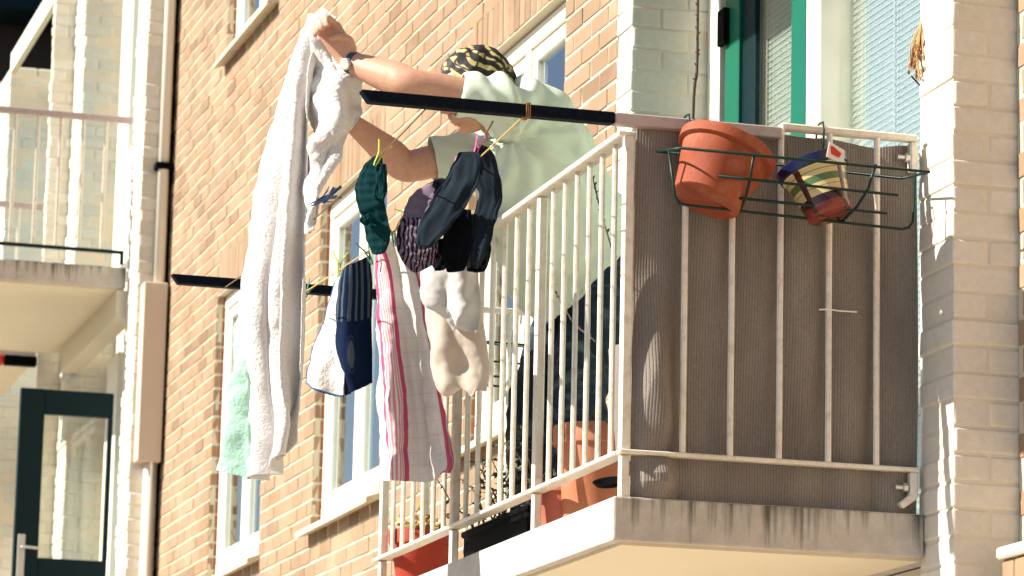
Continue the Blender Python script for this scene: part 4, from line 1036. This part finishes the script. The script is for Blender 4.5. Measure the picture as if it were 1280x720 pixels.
def scarfmat():
    m, n, b = newmat('black_gold_print'); v = coords(n)
    w_ = N(n, 'ShaderNodeTexWave'); w_.inputs['Scale'].default_value = 7.5; w_.inputs['Distortion'].default_value = 11; w_.inputs['Detail'].default_value = 2.5; w_.inputs['Detail Scale'].default_value = 1.3
    L(n, scaled(n, v, (1, 1, 1), (.4, .8, .3)), w_.inputs['Vector'])
    vo = N(n, 'ShaderNodeTexVoronoi', feature='DISTANCE_TO_EDGE'); vo.inputs['Scale'].default_value = 21; L(n, v, vo.inputs['Vector'])
    f1 = ramp(n, w_.outputs[1], ((.66, 0.0), (.74, 1.0)))
    f2 = ramp(n, vo.outputs['Distance'], ((.02, 0.0), (.10, 1.0)))
    fm = N(n, 'ShaderNodeMath', operation='MULTIPLY'); L(n, f1, fm.inputs[0]); L(n, f2, fm.inputs[1])
    gold = mix(n, noi(n, v, 26, 2), (.30, .20, .03), (.66, .54, .26))
    col = mix(n, fm.outputs[0], (.006, .006, .007), gold)
    L(n, col, b.inputs['Base Color']); b.inputs['Roughness'].default_value = .7; return m
mt['scarf'] = scarfmat()
def ell(c, a, b, n_=28, sq=1.0):
    return [c + a * math.copysign(abs(math.cos(t)) ** sq, math.cos(t)) + b * math.copysign(abs(math.sin(t)) ** sq, math.sin(t)) for t in [2 * math.pi * k / n_ for k in range(n_)]]
def limb(mb, pts, rads, steps=7, seg=20):
    rr = [Vector((r_, 0, 0)) for r_ in rads]; n_ = (len(pts) - 1) * steps
    P = [cat(pts, i / n_) for i in range(n_ + 1)]; Rr = [cat(rr, i / n_).x for i in range(n_ + 1)]
    e0 = (P[1] - P[0]).normalized(); e1 = (P[-1] - P[-2]).normalized()
    P = [P[0] - e0 * Rr[0] * .8, P[0] - e0 * Rr[0] * .5] + P + [P[-1] + e1 * Rr[-1] * .5, P[-1] + e1 * Rr[-1] * .8]
    Rr = [Rr[0] * .45, Rr[0] * .82] + Rr + [Rr[-1] * .82, Rr[-1] * .45]
    mb.tube(P, Rr, seg)
def fuse(mb, name, mat, parent, voxel, smooth=3, fn=None, cut=None, solid=0.0, origin=None):
    tmp = mb.build('raw', None)
    md = tmp.modifiers.new('r', 'REMESH'); md.mode = 'VOXEL'; md.voxel_size = voxel; md.adaptivity = 0
    bpy.context.view_layer.update()
    dg = bpy.context.evaluated_depsgraph_get(); ev = tmp.evaluated_get(dg)
    me = bpy.data.meshes.new_from_object(ev); bpy.data.objects.remove(tmp, do_unlink=True)
    bm = bmesh.new(); bm.from_mesh(me)
    for _ in range(smooth): bmesh.ops.smooth_vert(bm, verts=bm.verts, factor=.5, use_axis_x=True, use_axis_y=True, use_axis_z=True)
    bm.normal_update()
    if fn:
        mv = [(vtx, fn(vtx.co.copy(), vtx.normal.copy())) for vtx in bm.verts]
        for vtx, c in mv: vtx.co = c
    if cut:
        kill = [f for f in bm.faces if any((f.calc_center_median() - p).dot(d) > 0 and (f.calc_center_median() - p).length < rad for p, d, rad in cut)]
        bmesh.ops.delete(bm, geom=kill, context='FACES')
        for vtx in bm.verts:                                    # even the cut edge into a clean hem
            if vtx.is_boundary:
                for p, d, rad in cut:
                    if (vtx.co - p).length < rad * 1.1 and abs((vtx.co - p).dot(d)) < .02: vtx.co -= d * (vtx.co - p).dot(d); break
    bm.normal_update()
    org = Vector(origin) if origin is not None else Vector((0, 0, 0))
    bmesh.ops.translate(bm, verts=bm.verts, vec=-org)
    bm.to_mesh(me); bm.free(); me.name = name; me.materials.clear(); me.materials.append(mt[mat])
    for p in me.polygons: p.use_smooth = True
    o = bpy.data.objects.new(name, me); COL.objects.link(o)
    if parent is not None: o.parent = parent; o.location = org - world_loc(parent)
    else: o.location = org
    if solid:
        s_ = o.modifiers.new('solid', 'SOLIDIFY'); s_.thickness = solid; s_.offset = 1
    return o

# joints
SN, SF = aY(626, 131, YM - .18), aY(600, 192, YM + .17)
EN, WN = aY(515, 106, YM - .16), aY(437, 78, YM - .02)
EF, WF = aY(507, 208, YM + .20), aY(443, 156, YM + .16)
HC = aY(589, 117, YM - .02)
U = Vector((-.34, .02, .94)).normalized(); FD = Vector((-.91, -.16, -.42)); FD = (FD - U * FD.dot(U)).normalized(); SD = FD.cross(U).normalized()
if SD.y > 0: SD = -SD                                           # towards us
PEL = Vector((3.27, YM + .28, 3.83))
hand_n = Vector(WN)
body = MB()
# head
body.ellipsoid(HC + U * .022, (FD * .098, SD * .078, U * .100))
body.ellipsoid(HC - U * .035 + FD * .022, (FD * .072, SD * .064, U * .085))
body.ellipsoid(HC - U * .092 + FD * .056, (FD * .030, SD * .030, U * .026))                # chin
body.ellipsoid(HC + U * .030 + FD * .084, (FD * .018, SD * .055, U * .014))                # brow
for s_ in (-1, 1):
    body.ellipsoid(HC - U * .022 + FD * .066 + SD * .036 * s_, (FD * .024, SD * .024, U * .022))   # cheeks
    e_ = HC - U * .004 - FD * .008 + SD * .077 * s_
    body.ellipsoid(e_, (FD * .018, SD * .009, U * .032)); body.ellipsoid(e_ - U * .022 + FD * .004, (FD * .009, SD * .009, U * .012))
    body.ellipsoid(HC - U * .034 + FD * .098 + SD * .012 * s_, (FD * .011, SD * .009, U * .009))   # nostrils
limb(body, [HC + U * .016 + FD * .092, HC - U * .012 + FD * .106, HC - U * .031 + FD * .113], [.008, .010, .012], 4, 12)
body.ellipsoid(HC - U * .056 + FD * .090, (FD * .011, SD * .024, U * .0065)); body.ellipsoid(HC - U * .069 + FD * .086, (FD * .011, SD * .021, U * .0075))
NB = (SN + SF) / 2 + Vector((.02, 0, .015))
limb(body, [NB + Vector((.03, 0, 0)), NB.lerp(HC, .45) + Vector((.01, 0, 0)), HC - U * .05 - FD * .02], [.066, .058, .056])
# trunk
CH = (SN + SF) / 2 + Vector((.06, .03, -.10)); WA = CH.lerp(PEL, .62) + Vector((.0, 0, -.01))
ax_b = (SF - SN).normalized()
rings = []
for c, wa, wb in ((NB + Vector((.0, 0, -.005)), .045, .05), ((SN + SF) / 2 + Vector((.03, 0, -.02)), .065, .125), (CH, .092, .125), (WA, .10, .125), (PEL + Vector((0, 0, .06)), .11, .140), (PEL, .115, .145), (PEL + Vector((0, 0, -.10)), .10, .13)):
    rings.append((c, wa, wb))
trunk_dir = (PEL - CH).normalized(); fw_ax = trunk_dir.cross(ax_b).normalized()
body.loft([ell(c, fw_ax * wa, ax_b * wb) for c, wa, wb in rings])
# arms
limb(body, [SN + Vector((.02, .02, 0)), SN.lerp(EN, .30), SN.lerp(EN, .62), EN, EN.lerp(WN, .28), EN.lerp(WN, .65), WN], [.052, .054, .055, .050, .053, .044, .033])
limb(body, [SF + Vector((.02, -.02, 0)), SF.lerp(EF, .35), SF.lerp(EF, .7), EF, EF.lerp(WF, .28), EF.lerp(WF, .65), WF], [.048, .051, .052, .049, .051, .041, .031])
# hands: palm, four curled fingers, thumb
def hand(wr, knu, across, curl, out):
    """wr wrist, knu centre of the knuckle row, across = unit index->little, curl = way the fingers go, out = back of the hand"""
    mid = wr.lerp(knu, .55); d = (knu - wr).normalized()
    body.loft([ell(wr - d * .015, across * .031, out * .024, 20), ell(wr + d * .012, across * .033, out * .023, 20), ell(mid, across * .042, out * .020, 20), ell(knu, across * .044, out * .017, 20), ell(knu + d * .008, across * .036, out * .010, 20)])
    for i, (k, ln) in enumerate(((-1.15, .92), (-.38, 1.0), (.38, .95), (1.12, .76))):
        b0 = knu + across * (.026 * k) - d * .006
        k1 = b0 + (d * .55 + curl * .55 + out * .25).normalized() * .040 * ln
        k2 = k1 + (curl * .95 - out * .35 - d * .1).normalized() * .027 * ln
        k3 = k2 + (-d * .75 - out * .35 + curl * .1).normalized() * .023 * ln
        limb(body, [b0 - d * .012, b0, k1, k2, k3], [.0095, .0105, .0098, .0088, .0078], 4, 12)
    tb = wr.lerp(knu, .25) - across * .032
    limb(body, [tb, tb - across * .012 + d * .030 + curl * .012, tb + across * .004 + d * .052 + curl * .032, tb + across * .020 + d * .058 + curl * .046], [.015, .0125, .0108, .0088], 4, 12)
KN = aY(411, 37, YM - .02)
dn_ = (KN - WN).normalized(); ac = dn_.cross(Vector((-.35, -1, .25))).normalized(); ac = ac if ac.z < 0 else -ac
curl_n = Vector((-.75, -.65, .0)); curl_n = (curl_n - dn_ * curl_n.dot(dn_)).normalized(); ac = (ac - curl_n * ac.dot(curl_n)).normalized()
hand(WN, KN, ac, curl_n, -curl_n.cross(Vector(ac)).cross(ac) * -1 if False else -curl_n)
KF = aY(420, 130, YM + .20)
df = (KF - WF).normalized(); acf = Vector((0, 1, .2)); acf = (acf - df * acf.dot(df)).normalized(); cf = acf.cross(df).normalized(); cf = cf if cf.z < 0 else -cf
hand(WF, KF, acf, cf, -cf)
# legs and feet under the jeans
FLN = [PEL + Vector((.0, -.09, -.02)), Vector((3.20, YM + .17, 3.40)), Vector((3.19, YM + .16, 3.02)), Vector((3.20, YM + .16, ZS + .07))]
FLF = [PEL + Vector((.0, .09, -.02)), Vector((3.13, YM + .40, 3.38)), Vector((3.14, YM + .42, 3.02)), Vector((3.15, YM + .42, ZS + .07))]
for Lg in (FLN, FLF):
    limb(body, Lg, [.085, .058, .050, .040])
    body.loft([ell(Lg[-1] + Vector((x, 0, z)), Vector((0, w_, 0)), Vector((0, 0, h_)), 18) for x, z, w_, h_ in ((.06, -.045, .03, .02), (.03, -.03, .036, .034), (-.06, -.04, .042, .028), (-.15, -.05, .045, .016), (-.19, -.052, .025, .010))])
PO = Vector((PEL.x, PEL.y, ZS))
fused = fuse(body, 'person', 'skin', None, .0045, 2, origin=PO)
tag(fused, 'man in pale green shirt, jeans and printed head scarf leaning over the railing with laundry', 'person')
# eyes
mt['eye'] = plain('eye_white', (.7, .66, .6), .2, .05, 10); mt['iris'] = plain('iris', (.03, .025, .02), .2, .1, 10)
for s_ in (-1, 1):
    b = MB(); c = HC + U * .010 + FD * .084 + SD * .031 * s_; b.ellipsoid(c, (FD * .012, SD * .012, U * .012)); e_ = b.build('eye', 'eye', fused, smooth=True)
    b = MB(); b.ellipsoid(c + FD * .0095 - U * .002, (FD * .0035, SD * .0055, U * .0055), 12, 8); b.build('iris', 'iris', e_, smooth=True)

# shirt ---------------------------------------------------------------------
sh_ = MB()
prof = [((646, 100), (622, 150), .09, -.01), ((668, 104), (608, 192), .175, .00), ((700, 124), (604, 248), .205, .04), ((726, 156), (614, 296), .205, .09), ((748, 200), (632, 340), .20, .15), ((766, 240), (652, 380), .205, .21), ((780, 256), (664, 394), .212, .25), ((788, 286), (680, 424), .212, .27)]
rings = []
for (bu, bv), (fu, fv), wd, dy in prof:
    pb_, pf = aY(bu, bv, YM + dy), aY(fu, fv, YM + dy)
    rings.append(((pb_ + pf) / 2, (pb_ - pf) / 2, wd))
P_c = [r_[0] for r_ in rings]; P_a = [r_[1] for r_ in rings]; P_w = [Vector((r_[2], 0, 0)) for r_ in rings]
sh_.loft([ell(cat(P_c, i / 42), cat(P_a, i / 42) * .93, Vector((0, cat(P_w, i / 42).x, 0)), 40, .9) for i in range(43)])
tN, tF = SN.lerp(EN, .42), SF.lerp(EF, .58)
limb(sh_, [SN + Vector((.07, .05, -.03)), SN, SN.lerp(EN, .25), tN], [.076, .070, .066, .064], 6, 24)
limb(sh_, [SF + Vector((.07, -.05, -.03)), SF, SF.lerp(EF, .3), tF], [.085, .078, .070, .066], 6, 24)
limb(sh_, [SN + Vector((.035, .04, .0)), NB + Vector((.045, 0, -.01)), SF + Vector((.035, -.04, 0))], [.068, .060, .062], 5, 20)
sd = (P_c[-1] - P_c[0]).normalized()
arm_pit = SN + Vector((.05, 0, -.09))
def folds(p, nr):
    al = (p - P_c[0]).dot(sd); q = p - sd * al
    f = noise.noise(Vector((al * 4.2, q.x * 15, q.z * 15)) + q * 6) * .012
    r_ = p - arm_pit; ang = math.atan2(r_.z, r_.x); dist = r_.length
    f += .010 * math.sin(ang * 11 + 3 * noise.noise(p * 7)) * math.exp(-((dist - .16) / .16) ** 2)
    f += noise.noise(p * 11) * .008 + noise.noise(p * 26) * .002 + .014 * (.25 - abs(noise.noise(Vector((al * 5, q.x * 9, q.z * 9)) + p * 3)))
    k = max(0, al - .38); f += .022 * k * math.sin(p.y * 34 + p.x * 8) / .2
    return p + nr * (f + .007)
hd_ = P_a[-2].normalized(); hemn = (sd - hd_ * sd.dot(hd_)).normalized()
dN, dF = (EN - SN).normalized(), (EF - SF).normalized()
shirt = fuse(sh_, 'shirt', 'shirt', fused, .0085, 4, folds, [(tN + dN * .012, dN, .14), (tF + dF * .012, dF, .13), (P_c[-2], hemn, .42), (NB.lerp(HC, .45), (HC - NB).normalized(), .07)], .003, origin=PO)
# jeans -----------------------------------------------------------------------
jn = MB()
jn.loft([ell(PEL + Vector((dx, 0, dz)), Vector((wa, 0, 0)), Vector((0, wb, 0)), 36) for dx, dz, wa, wb in ((-.03, .13, .128, .172), (-.01, .08, .138, .180), (0, .0, .150, .186), (0, -.09, .138, .182), (-.02, -.15, .10, .15))])
for Lg in (FLN, FLF):
    limb(jn, [Lg[0] + Vector((-.01, 0, -.04)), Lg[0].lerp(Lg[1], .45) + Vector((.0, 0, 0)), Lg[1], Lg[1].lerp(Lg[2], .6), Lg[2] + Vector((.0, 0, 0)), Lg[3] + Vector((0, 0, .0))], [.115, .106, .094, .086, .080, .078], 6, 26)
def jf(p, nr):
    f = noise.noise(Vector((p.x * 7, p.y * 7, p.z * 17)) + Vector((0, 0, p.x * 12))) * .012 + .014 * (.25 - abs(noise.noise(Vector((p.x * 6, p.y * 6, p.z * 12 + p.x * 10))))) + noise.noise(p * 20) * .004
    return p + nr * f
fuse(jn, 'jeans', 'denim', fused, .009, 4, jf, origin=PO)
# shoes ----------------------------------------------------------------------
for Lg in (FLN, FLF):
    b = MB(); b.loft([ell(Vector((Lg[-1].x + x, Lg[-1].y, ZS + z)), Vector((0, w_, 0)), Vector((0, 0, h_)), 22, .7) for x, z, w_, h_ in ((.085, .045, .030, .040), (.05, .050, .044, .048), (-.05, .042, .049, .040), (-.14, .030, .052, .028), (-.20, .022, .042, .020), (-.215, .02, .02, .012))])
    b.build('shoe', 'black', fused, smooth=True)
# head scarf --------------------------------------------------------------------
sc = MB(); cN = (U * .93 - FD * .22).normalized(); nu_, nv_ = 72, 30; rows_ = []
A1 = (FD - cN * FD.dot(cN)).normalized(); A2 = cN.cross(A1)
for j in range(nv_ + 1):
    th = (j / nv_) * math.radians(99); row = []
    for i in range(nu_):
        ph = 2 * math.pi * i / nu_
        d = cN * math.cos(th) + (A1 * math.cos(ph) + A2 * math.sin(ph)) * math.sin(th)
        back = max(0, -d.dot(FD)); rr = .112 + .020 * back + (.004 * math.sin(ph * 7 + th * 5) + .006 * noise.noise(d * 5)) * math.sin(th)
        rr *= 1 - .18 * abs(d.dot(SD)) ** 1.5
        row.append(HC + U * .032 - FD * .024 + d * rr)
    rows_.append(row)
sc.loft(rows_, False)
scarf = sc.build('head_scarf', 'scarf', fused, smooth=True, origin=HC)
scarf.modifiers.new('solid', 'SOLIDIFY').thickness = .004
b = MB(); kn = HC - FD * .118 - U * .035
b.ellipsoid(kn, (FD * .022, SD * .026, U * .020), 16, 10); o_ = b.build('knot', 'scarf', scarf, smooth=True)
for s_ in (-1, 1):
    b = MB(); pts = [kn, kn - FD * .02 - U * .03 + SD * .02 * s_, kn - FD * .015 - U * .07 + SD * .03 * s_, kn - U * .10 + SD * .025 * s_]
    b.loft([ell(cat(pts, i / 12), SD * (.010 + .012 * i / 12), FD * .003, 12) for i in range(13)]); b.build('scarf_tail', 'scarf', scarf, smooth=True)
# wrist watch ---------------------------------------------------------------------
dw = (EN - WN).normalized(); wc = WN + dw * .012
a1 = dw.orthogonal().normalized(); a2 = dw.cross(a1)
b = MB(); seg = 36
ringp = [(.0345, -.009), (.0375, -.009), (.0375, .009), (.0345, .009)]
vs = [wc + (a1 * math.cos(2 * math.pi * k / seg) + a2 * math.sin(2 * math.pi * k / seg)) * r_ + dw * h for k in range(seg) for r_, h in ringp]
b.add(vs, [(k * 4 + j, k * 4 + (j + 1) % 4, ((k + 1) % seg) * 4 + (j + 1) % 4, ((k + 1) % seg) * 4 + j) for k in range(seg) for j in range(4)])
mt['strap'] = plain('blue_strap', (.02, .04, .08), .5, .1, 30); mt['dial'] = plain('watch_dial', (.55, .60, .56), .25, .1, 30)
wt = b.build('wrist_watch', 'strap', fused)
fdir = Vector((-.55, -.75, -.35)); fdir = (fdir - dw * fdir.dot(dw)).normalized()
b = MB(); b.lathe([(.017, 0), (.0185, .003), (.0175, .008), (.015, .0095)], wc + fdir * .036, fdir, 28, (True, True)); b.build('case', 'steel', wt, smooth=False)
b = MB(); b.lathe([(.0145, 0), (.0145, .001)], wc + fdir * .0452, fdir, 28, (True, True)); b.build('dial', 'dial', wt)
print('arm lengths', (EN - SN).length, (WN - EN).length, (EF - SF).length, (WF - EF).length, 'shoulders', (SF - SN).length, SN, SF, HC, PEL)
